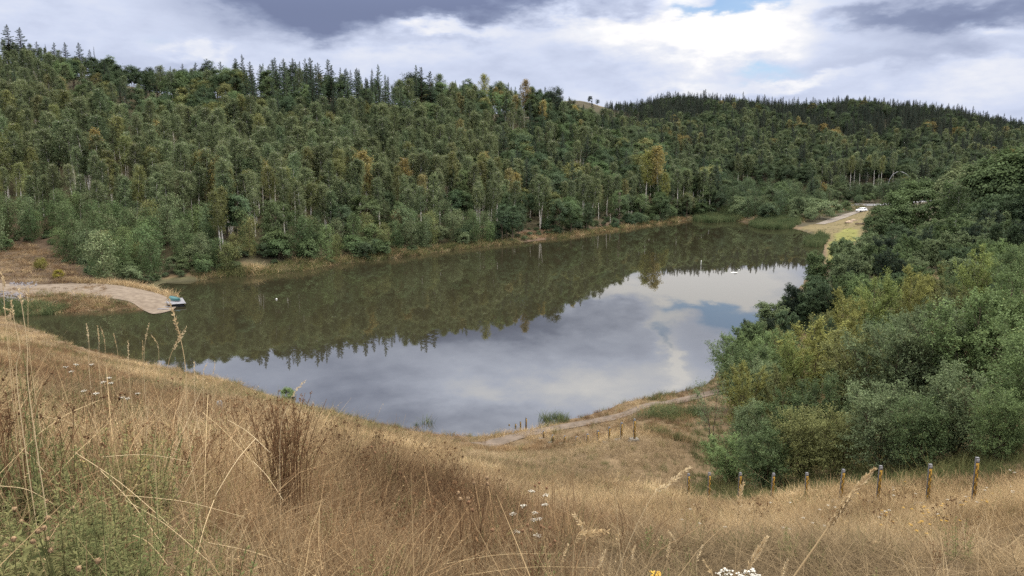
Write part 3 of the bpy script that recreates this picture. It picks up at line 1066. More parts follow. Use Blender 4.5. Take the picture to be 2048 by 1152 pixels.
kind('big', 'broadleaf_tree', 'tree', [(*clump_geo(80 + i, H=18.0, Rr=5.2, zc=0.50, semi=0.48, nc=170, per=62, leaf=0.24, clump_r=0.17, trunk_r=0.26, lobes=7), 18.0) for i in range(3)], M['broad'], M['bark'])
kind('bush', 'bush', 'bush', [(*bush_geo(90 + i, H=5.0, Rr=2.5, stems=9, up=0.45), 5.0) for i in range(4)], M['near'], M['bark'])
kind('sapling', 'young_birch', 'tree', [(*bush_geo(100 + i, H=7.0, Rr=2.1, stems=7, br=22, tw=11, lf=14, leaf=0.042, aspect=0.62, up=0.95, low=0.10), 7.0) for i in range(3)], M['near'], M['bark'])
kind('thin', 'thin_sapling', 'tree', [(*bush_geo(110, H=5.0, Rr=1.5, stems=3, br=14, tw=8, lf=6, leaf=0.04, up=0.8, low=0.3, stem_r=0.035), 5.0)], M['near'], M['bark'])
kind('alder', 'alder_tree', 'tree', [(*bush_geo(120 + i, H=7.0, Rr=2.6, stems=8, br=20, tw=10, lf=10, leaf=0.10, aspect=0.6, up=0.5), 7.0) for i in range(3)], M['near'], M['bark'])

rnd = random.Random(5)


def plant(key, x, y, H, label, group=None, wide=1.0, color=None, rz=None, var=None):
    kd = KIND[key]
    var = rnd.randrange(len(kd['meshes'])) if var is None else var
    tm, cm, h0 = kd['meshes'][var]
    s = H / h0
    sc = (s * wide, s * wide, s)
    loc = (x, y, gz(x, y) - 0.05)
    rz = rnd.uniform(0, 6.283) if rz is None else rz
    if var not in kd['first']:
        r = thing(kd['name'], label, kd['cat'], loc, rz, group)
        r.scale = sc
        for nm, me in (('trunk', tm), ('crown', cm)):
            c = bpy.data.objects.new(nm, me)
            C.objects.link(c)
            c.parent = r
            c.color = color if color is not None else (1, 1, 1, 1)
        kd['first'][var] = r
        return r
    return copy_thing(kd['first'][var], loc, rz, sc, label, group, kd['cat'], color if color is not None else (1, 1, 1, 1))


def plant_px(key, px, py_top, Y, label, group=None, wide=1.0, color=None, var=None, py_base=None):
    p_ = at(px, py_top, Y=Y)
    H = max(p_[2] - gz(p_[0], p_[1]), 0.5)
    return plant(key, p_[0], p_[1], H, label, group, wide, color, None, var)


def hit(px, py):
    d = Vector(ray(px, py)).normalized()
    h = bvh.ray_cast(Vector((0, 0, CAMZ)), d)
    return h[0]


def plant_foot(key, px, py, hpx, label, color, wide=1.0, group=None):
    p_ = hit(px, py)
    return plant(key, p_.x, p_.y, hpx * p_.y / F, label, group, wide, color)


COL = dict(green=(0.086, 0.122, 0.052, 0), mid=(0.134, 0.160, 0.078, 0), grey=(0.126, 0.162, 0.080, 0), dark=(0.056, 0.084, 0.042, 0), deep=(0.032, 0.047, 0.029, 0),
           yell=(0.205, 0.208, 0.064, 0), lime=(0.176, 0.214, 0.068, 0), gold=(0.26, 0.215, 0.078, 0), orange=(0.250, 0.190, 0.085, 0), olive=(0.150, 0.160, 0.062, 0),
           fresh=(0.126, 0.176, 0.070, 0), rusty=(0.17, 0.145, 0.070, 0), dead=(0.17, 0.14, 0.11, 0))

# ------------------------------------------------------------------ the wooded left shore
SY = ([-300, 0, 200, 400, 530, 600, 750, 860, 1050, 1140, 1290, 1370, 1450], [130, 130, 128, 131, 138, 143, 158, 170, 194, 208, 243, 266, 290])
RY = ([-300, 100, 200, 420, 600, 800, 1000, 1130, 1250, 1450], [305, 300, 284, 280, 300, 315, 335, 360, 375, 380])
OWN = []             # trees placed by hand: (x, y, clear radius)


def own(o, r=2.5):
    OWN.append((o.location.x, o.location.y, r))
    return o


# named trees first
for px, py, Y, H_, col_, lab in [
    (1030, 345, 232, 0, 'gold', 'slim golden birch standing out in front of the left shore woods'),
    (597, 352, 200, 0, 'gold', 'golden birch among green ones above the middle of the left shore'),
    (857, 342, 240, 0, 'orange', 'orange gold birch with a pale trunk behind the shoreline alders'),
    (828, 352, 236, 0, 'gold', 'pale gold birch just left of the orange gold one'),
    (717, 288, 245, 0, 'gold', 'small gold topped birch half way up the left slope'),
    (1078, 350, 238, 0, 'yell', 'tall yellowing birch above the reddish bank'),
    (1098, 372, 234, 0, 'gold', 'golden birch leaning over the reddish bank'),
    (960, 330, 245, 0, 'orange', 'rusty orange birch below the dark cone shaped tree'),
    (622, 250, 268, 0, 'orange', 'orange birch crown on the mid slope under the dark spruces'),
    (655, 252, 268, 0, 'gold', 'gold birch crown right beside the orange one'),
    (68, 132, 296, 0, 'orange', 'orange birch high on the left, below the skyline spruces'),
    (45, 175, 285, 0, 'yell', 'yellow birch high on the left edge'),
    (330, 265, 252, 0, 'orange', 'orange tinted birch on the left slope'),
    (560, 210, 285, 0, 'gold', 'broad golden birch near the top of the left slope'),
    (1318, 292, 280, 0, 'gold', 'large golden birch at the right end of the wooded ridge'),
    (1296, 300, 280, 0, 'yell', 'yellow birch beside the large golden one'),
    (1330, 345, 272, 0, 'yell', 'lower golden crown near the water at the ridge end'),
    (1050, 158, 335, 0, 'orange', 'orange birch on the ridge left of the lone dome shaped tree'),
    (1085, 200, 330, 0, 'gold', 'golden birch just under the ridge'),
    (970, 148, 330, 0, 'yell', 'yellow topped birch on the skyline'),
    (1150, 210, 345, 0, 'gold', 'golden birch where the ridge dips to the field'),
    (70, 420, 165, 0, 'yell', 'yellowing young birch by the bare bank on the far left'),
    (190, 448, 152, 0, 'orange', 'orange young birch among green saplings behind the sandy spit'),
    (240, 330, 195, 0, 'yell', 'thin yellowish birch with bare white trunk')]:
    own(plant_px('birch', px, py, Y, lab, wide=1.0, color=COL[col_]))
own(plant_px('broad', 835, 205, 292, 'light green broadleaf tree bright against the dark spruces', color=COL['lime'], wide=1.15), 5)
own(plant_px('broad', 1015, 292, 262, 'dark green cone shaped tree in the middle of the wooded slope', color=COL['dark'], wide=0.95), 5)
own(plant_px('broad', 1107, 170, 352, 'lone dome shaped dark tree on the ridge skyline', color=COL['deep'], wide=0.9), 5)
own(plant_px('broad', 822, 138, 320, 'dark open crowned tree on the ridge beside a spruce', color=COL['deep'], wide=1.2), 4)
own(plant_px('broad', 1180, 190, 640, 'small round dark tree standing in the distant field', color=COL['deep'], wide=1.0), 4)
own(plant_px('broad', 1195, 197, 650, 'smaller bush like tree right of the field tree', color=COL['deep'], wide=1.0), 3)
own(plant_px('broad', 225, 128, 298, 'large dark broadleaf tree at the dip of the left skyline', color=COL['deep'], wide=1.3), 6)
own(plant_px('broad', 330, 142, 302, 'dark bushy crown against the small white cloud', color=COL['dark'], wide=1.2), 5)
own(plant_px('broad', 265, 138, 300, 'dark rounded crown next to the large skyline broadleaf', color=COL['dark'], wide=1.1), 5)
for k_, (px, py) in enumerate([(12, 48), (38, 54), (72, 82), (90, 88), (107, 84), (129, 84), (157, 84), (178, 98), (187, 92)]):
    own(plant_px('spruce', px, py, 300 + (k_ % 3) * 3, 'spruce %s in the row on the left skyline' % ['first and tall', 'second, broadest', 'third, low', 'fourth, thin', 'fifth', 'sixth', 'seventh and tall', 'eighth, low', 'last, bare and thin'][k_],
                 'spruces on the left skyline', wide=[1.6, 1.8, 1.4, 0.5, 1.4, 1.5, 1.5, 1.2, 0.35][k_], color=COL['deep']), 2.5)
for k_, (px, py) in enumerate([(390, 124), (412, 128), (440, 122), (470, 116), (498, 122), (520, 128), (545, 118), (565, 116), (585, 115), (620, 114), (636, 124), (655, 118), (690, 135), (842, 133), (860, 142)]):
    own(plant_px('spruce', px, py, 302 + (k_ % 4) * 2.5, 'dark spruce on the middle skyline, %s from the left' % ['first', 'second', 'third', 'fourth', 'fifth', 'sixth', 'seventh', 'eighth', 'ninth', 'tenth', 'eleventh', 'twelfth', 'thirteenth', 'fourteenth', 'last'][k_],
                 'spruces on the middle skyline', wide=1.6, color=COL['deep']), 2.5)
own(plant_foot('shrub', 82, 541, 30, 'yellow green shrub on the bare reddish bank', (0.17, 0.155, 0.04, 0), 1.0), 3)
own(plant_foot('shrub', 117, 558, 22, 'small yellow shrub alone above the sandy spit', (0.20, 0.175, 0.03, 0), 1.0), 3)
own(plant_px('shrub', 258, 526, 124, 'grey green willow shrub at the back edge of the sandy spit', color=COL['grey'], wide=1.1), 3)
own(plant_px('birch', 1222, 395, 244, 'slender birch with white trunk beside the red earth gully', color=COL['mid']), 3)
own(plant_px('birch', 1240, 385, 250, 'bare leaning birch trunk above the eroded bank', color=COL['dead'], wide=0.5), 3)

ox = np.array([o[0] for o in OWN])
oy = np.array([o[1] for o in OWN])
orr = np.array([o[2] for o in OWN])
rng = np.random.default_rng(77)
gx, gy = np.meshgrid(np.arange(-420, 210, 3.05), np.arange(104, 420, 3.05))
gx = (gx + rng.uniform(-1.4, 1.4, gx.shape)).ravel()
gy = (gy + rng.uniform(-1.4, 1.4, gy.shape)).ravel()
pxs = 1024 + F * gx / gy
dsh = dist_to(shore_f, gx, gy)
ok = ~inside(shore_f, gx, gy) & (pxs > -170) & (pxs < 1440) & (dsh > 1.0)
sy, ry = np.interp(pxs, *SY), np.interp(pxs, *RY)
ss = (gy - sy) / (ry - sy)
ok &= (ss > -0.06) & (ss < 1.22) & (gy > np.interp(pxs, [-200, 0, 130, 190, 320, 420, 1440], [140, 140, 136, 123, 120, 126, 126]))
gx, gy, pxs, dsh, ss = gx[ok], gy[ok], pxs[ok], dsh[ok], ss[ok]
jit = vnoise(gx, gy, 16, 9)
LIST = []          # key, x, y, H, wide, size on the photo, colour name, s, px
for x, y, px, d, s, j in zip(gx, gy, pxs, dsh, ss, jit):
    if len(ox) and (np.hypot(ox - x, oy - y) < orr).any():
        continue
    u = rng.uniform()
    v = rng.uniform()
    key = None
    if 1188 < px < 1225 and d < 14:
        continue
    if 1040 < px < 1100 and d < 9:
        continue
    if px < 430 and s < 0.30:                         # thicket behind the sandy spit
        lim = 0.80 if px > 150 else 0.58
        if u < lim:
            key, H = ('young', rng.uniform(4.5, 8.5)) if v < 0.62 or s > 0.12 else ('shrub', rng.uniform(2.5, 4.5))
            if s > 0.2 and v > 0.5:
                key, H = 'birch', rng.uniform(9, 13)
    elif d < 9:
        if u < 0.82:
            key, H = ('shrub', rng.uniform(3.0, 5.5)) if v < 0.6 else ('young', rng.uniform(5, 9))
            if px > 1000 and v > 0.55:
                key, H = 'broad', rng.uniform(7, 11)
    elif d < 22 and s < 0.3:
        if u < 0.62:
            key, H = ('young', rng.uniform(4.5, 7.5)) if v < 0.34 else (('broad', rng.uniform(8, 11)) if v < 0.56 else ('birch', rng.uniform(11, 15)))
    elif px < 1000:
        up = s + (j - 0.5) * 0.30
        if up > 0.70 and px > 500 and px < 800:
            if u < 0.36:
                key, H = ('spruce', rng.uniform(11, 19)) if v < 0.78 else (('broad', rng.uniform(10, 15)) if v < 0.90 else ('birch', rng.uniform(11, 15)))
        elif up > 0.74 and px < 480:
            if u < (0.29 if px > 150 else 0.44):
                key, H = ('broad', rng.uniform(9, 13)) if (v < 0.75 and px > 150) else (('birch', rng.uniform(9, 13)) if v < 0.92 else ('spruce', rng.uniform(11, 15)))
        elif up > 0.72:
            if u < 0.32:
                key, H = ('broad', rng.uniform(11, 15)) if v < 0.45 else (('birch', rng.uniform(12, 16)) if v < 0.85 else ('spruce', rng.uniform(13, 18)))
        else:
            if u < 0.58:
                key, H = ('birch', rng.uniform(11, 16.5)) if v < 0.9 else (('broad', rng.uniform(10, 13)) if v < 0.96 else ('young', rng.uniform(6, 9)))
    else:
        if u < 0.33:
            key, H = ('broad', rng.uniform(11, 16)) if v < 0.42 else (('birch', rng.uniform(12, 16)) if v < 0.80 else ('spruce', rng.uniform(13, 18)))
    if key is None:
        continue
    if s > 0.93:
        H *= 0.80
        H *= rng.uniform(0.8, 1.1)
        if 370 < px < 530 or 830 < px < 1120:
            H *= 1.25
        if px > 1125:
            H *= 0.8
    if s > 1.06 and u > 0.2:
        continue
    LIST.append((key, x, y, H, rng.uniform(0.85, 1.22), H / y, s, px))

LIST.sort(key=lambda q: -q[5])
count = {}
STUFF = {}
WORDS = {'birch': ('birch with pale trunk', 'white trunked birches of the left shore wood'), 'spruce': ('dark spruce', 'spruces scattered through the left shore wood'),
         'broad': ('broadleaf tree with rounded crown', 'broadleaf trees of the left shore wood'), 'young': ('leafy young tree', 'young trees along the left shore'),
         'shrub': ('low leafy shrub', 'shrubs along the left shore')}
PAL = {'birch': [('green', 'mid', 5), ('grey green', 'grey', 3), ('yellowish', 'olive', 2), ('golden', 'gold', 0.35)],
       'spruce': [('blackish green', 'deep', 3), ('dark green', 'dark', 1)],
       'broad': [('dark green', 'dark', 4), ('green', 'green', 3), ('olive', 'olive', 1)],
       'young': [('green', 'green', 4), ('grey green', 'grey', 3), ('bright green', 'fresh', 1), ('yellowish', 'olive', 0.8), ('rusty', 'rusty', 0.12)],
       'shrub': [('green', 'green', 3), ('dark green', 'dark', 2), ('grey green', 'grey', 2)]}
for key, x, y, H, wd, sz, s, px in LIST:
    n = count.get(key, 0)
    inframe = -30 < px < 2080
    if n < 280 and inframe:
        count[key] = n + 1
        zone = 'behind the sandy spit' if px < 430 else ('left of the shore bend' if px < 720 else ('over the middle shore' if px < 1030 else 'by the eroded bank'))
        band = 'near the waterline' if s < 0.12 else ('on the lower slope' if s < 0.35 else ('halfway up the slope' if s < 0.7 else 'high on the slope'))
        pal = PAL[key]
        cw, cn, _ = rnd.choices(pal, [q[2] for q in pal])[0]
        c0 = COL[cn]
        f = rnd.uniform(0.82, 1.18)
        nm, grp = WORDS[key]
        lab = '%s %s %s, %s' % (cw, nm, band, zone)
        plant(key, x, y, H, lab, '%s, %s, %s, %s' % (grp, cw, band, zone), wd, (c0[0] * f * rnd.uniform(0.93, 1.07), c0[1] * f, c0[2] * f, 0))
    else:
        STUFF.setdefault(key, []).append((x, y, H, wd))


def mass(name, keys, items, label, cat):
    """items: (key, x, y, H, wide)"""
    protos, off = [], {}
    for k_ in keys:
        off[k_] = len(protos)
        for o in KIND[k_]['merged']:
            protos.append(o.copy())
    P, Ro, Sc, Ix = [], [], [], []
    for k_, x, y, H, wd in items:
        v = rnd.randrange(len(KIND[k_]['H']))
        s = H / KIND[k_]['H'][v]
        P.append((x, y, gz(x, y) - 0.1))
        Ro.append((rnd.gauss(0, 0.03), rnd.gauss(0, 0.03), rnd.uniform(0, 6.283)))
        Sc.append((s * wd, s * wd, s))
        Ix.append(off[k_] + v)
    return instancer(name, P, Ro, Sc, Ix, protos, label, cat)


STN = {'birch': ('birch_wood', 'dense birch wood filling the upper left slope'), 'spruce': ('spruce_wood', 'dark spruce stand along the top of the left ridge'), 'broad': ('broadleaf_wood', 'dark broadleaf wood on the right half of the ridge'),
       'young': ('young_wood', 'thicket of young trees further back on the left shore'), 'shrub': ('shrub_thicket', 'low thicket further back on the left shore')}
for key, items in STUFF.items():
    mass(STN[key][0], [key], [(key,) + it for it in items], STN[key][1], 'wood')

under = []
for x, y, px, d, s_ in zip(gx, gy, pxs, dsh, ss):
    if px < 120 and s_ < 0.12:
        continue
    q_ = rng.uniform()
    if d < 75 and q_ < 0.75:
        under.append(('shrub', x + rng.uniform(-1.4, 1.4), y + rng.uniform(-1.4, 1.4), rng.uniform(0.6, 1.5) if s_ > 0.05 else rng.uniform(0.6, 1.6), rng.uniform(1.2, 1.9)))
mass('undergrowth', ['shrub'], under, 'low green undergrowth between the trees of the left shore', 'undergrowth')

# ------------------------------------------------------------------ far end: willows, reeds side and the far hill
for px, py, Y, key, c_, wd, lab in [
    (1405, 395, 285, 'broad', 'deep', 0.9, 'dark tree at the far left corner of the lake'), (1440, 388, 292, 'broad', 'dark', 1.0, 'dark tree behind the left reed bed'),
    (1487, 390, 276, 'shrub', 'grey', 1.2, 'round grey green willow above the left reed bed'), (1512, 386, 280, 'shrub', 'grey', 1.2, 'larger grey green willow between the two reed beds'),
    (1545, 400, 272, 'shrub', 'grey', 0.9, 'low grey willow behind the right reed bed'), (1575, 376, 274, 'young', 'green', 1.4, 'green bushy tree behind the grey willows'),
    (1600, 388, 266, 'shrub', 'grey', 1.1, 'broad grey green willow right of the green bushy tree'), (1642, 394, 260, 'shrub', 'grey', 1.35, 'widest grey willow overhanging the gravel shore'),
    (1622, 414, 254, 'shrub', 'grey', 1.0, 'small grey willow at the gravel shore'), (1588, 416, 256, 'shrub', 'grey', 0.9, 'small round willow by the right reed bed'),
    (1668, 398, 270, 'shrub', 'grey', 1.2, 'grey green willow left of the parked car'), (1692, 398, 285, 'shrub', 'green', 1.1, 'green shrub behind the parked car'),
    (1625, 345, 320, 'spruce', 'deep', 1.2, 'broad dark conifer behind the willows'), (1560, 360, 315, 'broad', 'green', 1.0, 'green tree standing behind the willows'),
    (1660, 380, 310, 'birch', 'mid', 1.0, 'green birch left of the road'), (1530, 372, 310, 'broad', 'green', 1.0, 'leafy tree at the foot of the far hill'),
    (1740, 385, 335, 'shrub', 'green', 1.3, 'green shrub just above the far road'), (1775, 378, 340, 'shrub', 'grey', 1.3, 'pale grey willow near the thin arch'),
    (1715, 392, 338, 'shrub', 'dark', 1.2, 'dark shrub above the far road')]:
    own(plant_px(key, px, py, Y, lab, color=COL[c_], wide=wd), 3)
for k_, (px, Y) in enumerate([(1694, 395), (1704, 392), (1712, 396), (1722, 393), (1738, 398), (1752, 392), (1760, 395), (1766, 390), (1790, 396), (1680, 398)]):
    own(plant_px('birch', px, 318 - (k_ % 3) * 7, Y, 'tall birch with long bare white trunk at the far wood edge', 'white trunked birches at the far wood edge', color=COL['olive' if k_ % 3 == 1 else 'mid'], wide=0.8, var=2), 3)

rng = np.random.default_rng(78)
gx, gy = np.meshgrid(np.arange(20, 720, 5.4), np.arange(262, 860, 5.4))
gx = (gx + rng.uniform(-2.3, 2.3, gx.shape)).ravel()
gy = (gy + rng.uniform(-2.3, 2.3, gy.shape)).ravel()
pxs = 1024 + F * gx / gy
ok = (pxs > 1100) & (pxs < 2250) & ~inside(shore_f, gx, gy) & (dist_to(shore_f, gx, gy) > 2.5) & ~inside(FIELD_XY, gx, gy) & ~inside(MEADOW, gx, gy)
ok &= ~((pxs > 1640) & (gy < 332)) & ~((pxs < 1400) & (gy < 395))
ok &= ~((pxs > 1675) & (pxs < 1800) & (gy > 366) & (gy < 392))
ok &= (gy < np.interp(pxs, [1100, 1250, 2250], [625, 800, 800])) & ~((pxs < 1205) & (gy > 430))
ox = np.array([o[0] for o in OWN])
oy = np.array([o[1] for o in OWN])
items = []
for x, y, px in zip(gx[ok], gy[ok], pxs[ok]):
    if (np.hypot(ox - x, oy - y) < 3).any():
        continue
    u, v = rng.uniform(), rng.uniform()
    j = vnoise(np.array([x]), np.array([y]), 60, 5)[0]
    lvl = (y - 330) / 350 + (j - 0.5) * 0.5
    if y < 380:
        k_, H = ('shrub', rng.uniform(4, 7)) if v < 0.45 else (('young', rng.uniform(6, 10)) if v < 0.85 else ('broad', rng.uniform(8, 12)))
    elif lvl > 0.75:
        k_, H = ('spruce', rng.uniform(13, 18)) if v < 0.92 else ('broad', rng.uniform(12, 15))
    elif lvl > 0.5:
        k_, H = ('spruce', rng.uniform(14, 20)) if v < 0.4 else (('broad', rng.uniform(12, 16)) if v < 0.75 else ('birch', rng.uniform(13, 17)))
    else:
        k_, H = ('spruce', rng.uniform(13, 20)) if v < 0.28 else (('broad', rng.uniform(11, 16)) if v < 0.66 else ('birch', rng.uniform(12, 17)))
    if y > 430:
        H *= float(np.interp(px, [1205, 1240, 1330], [0.34, 0.62, 1.0]))
    if k_ == 'spruce':
        H *= rng.uniform(0.72, 1.12)
    if u < 0.80:
        items.append((k_, x, y, H, rng.uniform(0.95, 1.4) if k_ != 'spruce' else rng.uniform(0.8, 1.1)))
mass('far_wood', ['birch', 'broad', 'shrub', 'spruce', 'young'], items, 'mixed wood covering the distant hill beyond the lake, spruces along its top', 'wood')

# ------------------------------------------------------------------ right bank: bushes, saplings, alders, tall trees
BUSH = [
    # key, px, top row, Y, colour, wide, label
    ('bush', 1462, 858, 38.5, 'fresh', 1.1, 'fresh green bush behind the three thinnest gauge posts'), ('bush', 1535, 836, 36, 'green', 1.0, 'mid green bush behind the middle of the post row'),
    ('bush', 1612, 800, 36, 'olive', 0.9, 'olive bush with open base behind the post row'), ('bush', 1695, 800, 34.5, 'olive', 1.0, 'olive green bush whose skirt reaches the post row'),
    ('bush', 1772, 745, 33, 'grey', 0.95, 'grey green bush right of the olive one'), ('bush', 1850, 775, 31, 'green', 0.9, 'shaded green bush behind the second tallest post'),
    ('bush', 1925, 710, 31.5, 'grey', 0.95, 'grey green bush behind the tallest post'), ('bush', 2010, 760, 28.5, 'fresh', 0.85, 'fresh green bush at the right edge near the posts'),
    ('bush', 2085, 610, 31, 'fresh', 0.9, 'tall fresh green bush cut by the right edge'), ('bush', 2130, 760, 27, 'green', 0.9, 'green bush just outside the right edge'),
    ('thin', 1432, 722, 45, 'grey', 1.0, 'thin see-through sapling at the left end of the bushes'), ('thin', 1412, 800, 50, 'grey', 1.0, 'wispy low sapling on the grassy bank'),
    ('sapling', 1492, 698, 47, 'yell', 0.9, 'yellow green birch sapling above the thin sapling'), ('sapling', 1555, 715, 48, 'olive', 0.9, 'olive birch sapling with an orange tinge'),
    ('sapling', 1640, 604, 50, 'yell', 1.1, 'large yellow green birch in the middle of the bushes'), ('sapling', 1590, 660, 49, 'lime', 0.8, 'lime green birch leaning out left of the large one'),
    ('bush', 1725, 650, 45, 'olive', 1.0, 'olive bush in the middle of the thicket'), ('bush', 1795, 620, 43, 'grey', 0.95, 'silvery bush in the middle of the thicket'),
    ('bush', 1875, 590, 42, 'grey', 0.9, 'tall grey green bush right of the silvery one'), ('bush', 1965, 560, 40, 'fresh', 0.9, 'tall bright green bush near the right edge'),
    ('bush', 2060, 520, 40, 'fresh', 0.9, 'tallest bright green bush at the right edge'), ('bush', 1660, 735, 41, 'green', 0.9, 'green bush under the large yellow green birch'),
    ('bush', 1580, 770, 42, 'green', 0.95, 'rounded green bush under the lime green birch'), ('bush', 1505, 790, 43, 'grey', 0.9, 'grey bush behind the fresh green one'),
    ('sapling', 1700, 556, 58, 'yell', 0.95, 'yellow green birch at the back left of the thicket'), ('sapling', 1762, 528, 60, 'lime', 0.95, 'lime green birch with ragged top at the back'),
    ('sapling', 1840, 512, 60, 'yell', 0.95, 'yellow birch at the back of the thicket'), ('sapling', 1905, 540, 55, 'olive', 0.95, 'olive birch at the back of the thicket'),
    ('sapling', 1965, 472, 57, 'lime', 0.9, 'tall lime birch below the dark tall trees'), ('sapling', 2035, 490, 54, 'fresh', 0.95, 'bright birch at the right edge below the dark trees'),
    ('sapling', 2110, 470, 54, 'yell', 0.95, 'yellow green birch just outside the right edge'),
    ('alder', 1500, 632, 80, 'deep', 0.7, 'dark pointed alder at the water, leftmost of the dark ones'), ('alder', 1545, 632, 80, 'deep', 0.9, 'dark alder at the water below the others'),
    ('alder', 1598, 560, 86, 'deep', 1.0, 'dark alder above the lake edge'), ('alder', 1636, 545, 92, 'dark', 1.0, 'greyish dark alder above the lake edge'),
    ('alder', 1660, 560, 84, 'dark', 1.0, 'dark alder behind the yellow green birch'), ('alder', 1690, 500, 104, 'grey', 1.0, 'grey green alder by the meadow'),
    ('alder', 1722, 500, 100, 'grey', 0.9, 'second grey green alder by the meadow'), ('alder', 1755, 480, 108, 'green', 1.0, 'green alder where the meadow ends'),
    ('alder', 1795, 490, 104, 'green', 1.0, 'green alder in front of the tall dark trees'), ('alder', 1835, 500, 98, 'grey', 1.0, 'grey alder below the pale double trunk'),
    ('alder', 1575, 650, 74, 'deep', 0.9, 'low dark alder behind the lime green birch'), ('alder', 1745, 545, 80, 'green', 1.0, 'green alder behind the lime birch'),
    ('alder', 1885, 520, 92, 'green', 0.9, 'green alder under the tall trees'), ('alder', 1700, 470, 122, 'green', 0.9, 'green alder at the edge of the mown meadow'),
    ('alder', 1478, 690, 72, 'deep', 0.9, 'dark alder overhanging the water at the left end'), ('alder', 1512, 655, 79, 'dark', 1.0, 'dark alder beside the leftmost pointed one'), ('alder', 1565, 600, 87, 'deep', 1.0, 'dark alder between the pointed one and the lake edge ones'),
    ('alder', 1525, 690, 66, 'deep', 0.9, 'low dark alder above the end of the track'),
    ('big', 1758, 405, 150, 'green', 0.75, 'lowest of the tall trees, next to the meadow'), ('big', 1795, 372, 152, 'green', 0.8, 'tall green tree second from the meadow'),
    ('big', 1845, 346, 156, 'green', 0.9, 'tall green tree with broad top'), ('big', 1800, 440, 138, 'dark', 0.8, 'dark tree in front of the tall green ones'),
    ('big', 1930, 318, 152, 'mid', 0.9, 'tall green tree behind the pale double trunk'), ('big', 1985, 300, 146, 'green', 0.9, 'tall green tree right of the pale double trunk'),
    ('big', 2045, 280, 140, 'green', 1.0, 'tallest tree at the right edge'), ('big', 2100, 265, 136, 'green', 1.0, 'tall tree just outside the right edge'),
    ('big', 2000, 380, 122, 'dark', 0.9, 'dark tree at the right edge'), ('big', 2065, 360, 118, 'dark', 0.9, 'second dark tree at the right edge'), ('big', 1945, 400, 132, 'dark', 0.8, 'dark crown close behind the pale double trunk')]
rng = np.random.default_rng(91)
fill = 0
for yy in np.arange(47, 142, 5.2):
    for xx in np.arange(14, 110, 5.2):
        x, y = xx + rng.uniform(-2, 2), yy + rng.uniform(-2, 2)
        px = 1024 + F * x / y
        lft = np.interp(y, [47, 55, 62, 75, 90, 110, 125, 142], [1500, 1455, 1450, 1475, 1535, 1625, 1690, 1760])
        if px < lft or px > 2140 or dist_to(shore_f, np.array([x]), np.array([y]))[0] < 1.0 or inside(shore_f, np.array([x]), np.array([y]))[0]:
            continue
        c_ = rng.choice(['green', 'grey', 'dark', 'olive', 'fresh'] if y < 80 else ['green', 'grey', 'dark', 'deep'])
        key = ('bush' if rng.uniform() < 0.6 else 'sapling') if y < 72 else 'alder'
        dep = 'in the right bank thicket' if y < 72 else ('at the back of the right bank thicket' if y < 105 else 'below the tall trees on the right bank')
        wn = {'green': 'green', 'grey': 'grey green', 'dark': 'dark green', 'olive': 'olive', 'fresh': 'fresh green', 'deep': 'blackish green'}[c_]
        nm = {'bush': 'bush', 'sapling': 'birch sapling', 'alder': 'alder'}[key]
        plant(key, x, y, rng.uniform(3.6, 5.6) if y < 105 else rng.uniform(4.5, 7.5), '%s %s %s' % (wn, nm, dep), '%s %ss %s' % (wn, nm, dep), rng.uniform(0.9, 1.2), COL[c_])
        fill += 1
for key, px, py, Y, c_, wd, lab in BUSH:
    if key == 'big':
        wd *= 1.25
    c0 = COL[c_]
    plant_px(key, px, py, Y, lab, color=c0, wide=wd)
for k_, px in enumerate((1904, 1916)):
    o = plant_px('birch', px, 362 + 8 * k_, 126 - 2 * k_, ['left stem of the pale double trunk below the tall trees', 'right, thicker stem of the pale double trunk'][k_], color=COL['green'], wide=1.1, var=2 + 3 * k_)

# ------------------------------------------------------------------ dry grass of the near slope
GP = []
g = tube_grass


def gproto(seed, parts, mat, head=0.0):
    r_ = np.random.default_rng(seed)
    b = MB()
    for n, h0, h1, w_, spread, lean, curl, hd, t0 in parts:
        tube_grass(b, r_, n, h0, h1, w_, spread, lean, curl, hd, t0)
    GP.append(b.obj('tuft', [mat], link=False))
    return len(GP) - 1


# near: fine stems; middle: a little broader; far: broad tufts
NEAR = [gproto(1, [(28, 0.35, 0.95, 0.0034, 0.16, 0.28, 0.35, 0.35, 0.55), (26, 0.12, 0.4, 0.003, 0.18, 0.6, 0.7, 0, 0.3)], M['straw']),
        gproto(2, [(28, 0.30, 0.80, 0.0034, 0.18, 0.35, 0.45, 0.2, 0.6), (30, 0.10, 0.35, 0.003, 0.2, 0.7, 0.8, 0, 0.35)], M['straw']),
        gproto(3, [(26, 0.30, 0.85, 0.0034, 0.15, 0.22, 0.30, 0.5, 0.45), (26, 0.12, 0.35, 0.003, 0.2, 0.6, 0.7, 0, 0.2)], M['rust']),
        gproto(4, [(40, 0.15, 0.55, 0.0030, 0.22, 0.8, 0.9, 0.1, 0.55)], M['mat']),
        gproto(5, [(24, 0.25, 0.62, 0.0032, 0.13, 0.3, 0.5, 0, 0.45)], M['green'])]
NEAR.append(gproto(6, [(20, 0.10, 0.26, 0.0028, 0.25, 1.7, 0.6, 0, 0.35), (24, 0.05, 0.16, 0.004, 0.25, 1.2, 0.8, 0, 0.0)], M['mat']))     # thatch of fallen stems, darkened to put shade between the tufts
WEED = MB()
wr = np.random.default_rng(9)
tube_grass(WEED, wr, 9, 0.45, 0.85, 0.0030, 0.10, 0.18, 0.15, 0, 0.35)
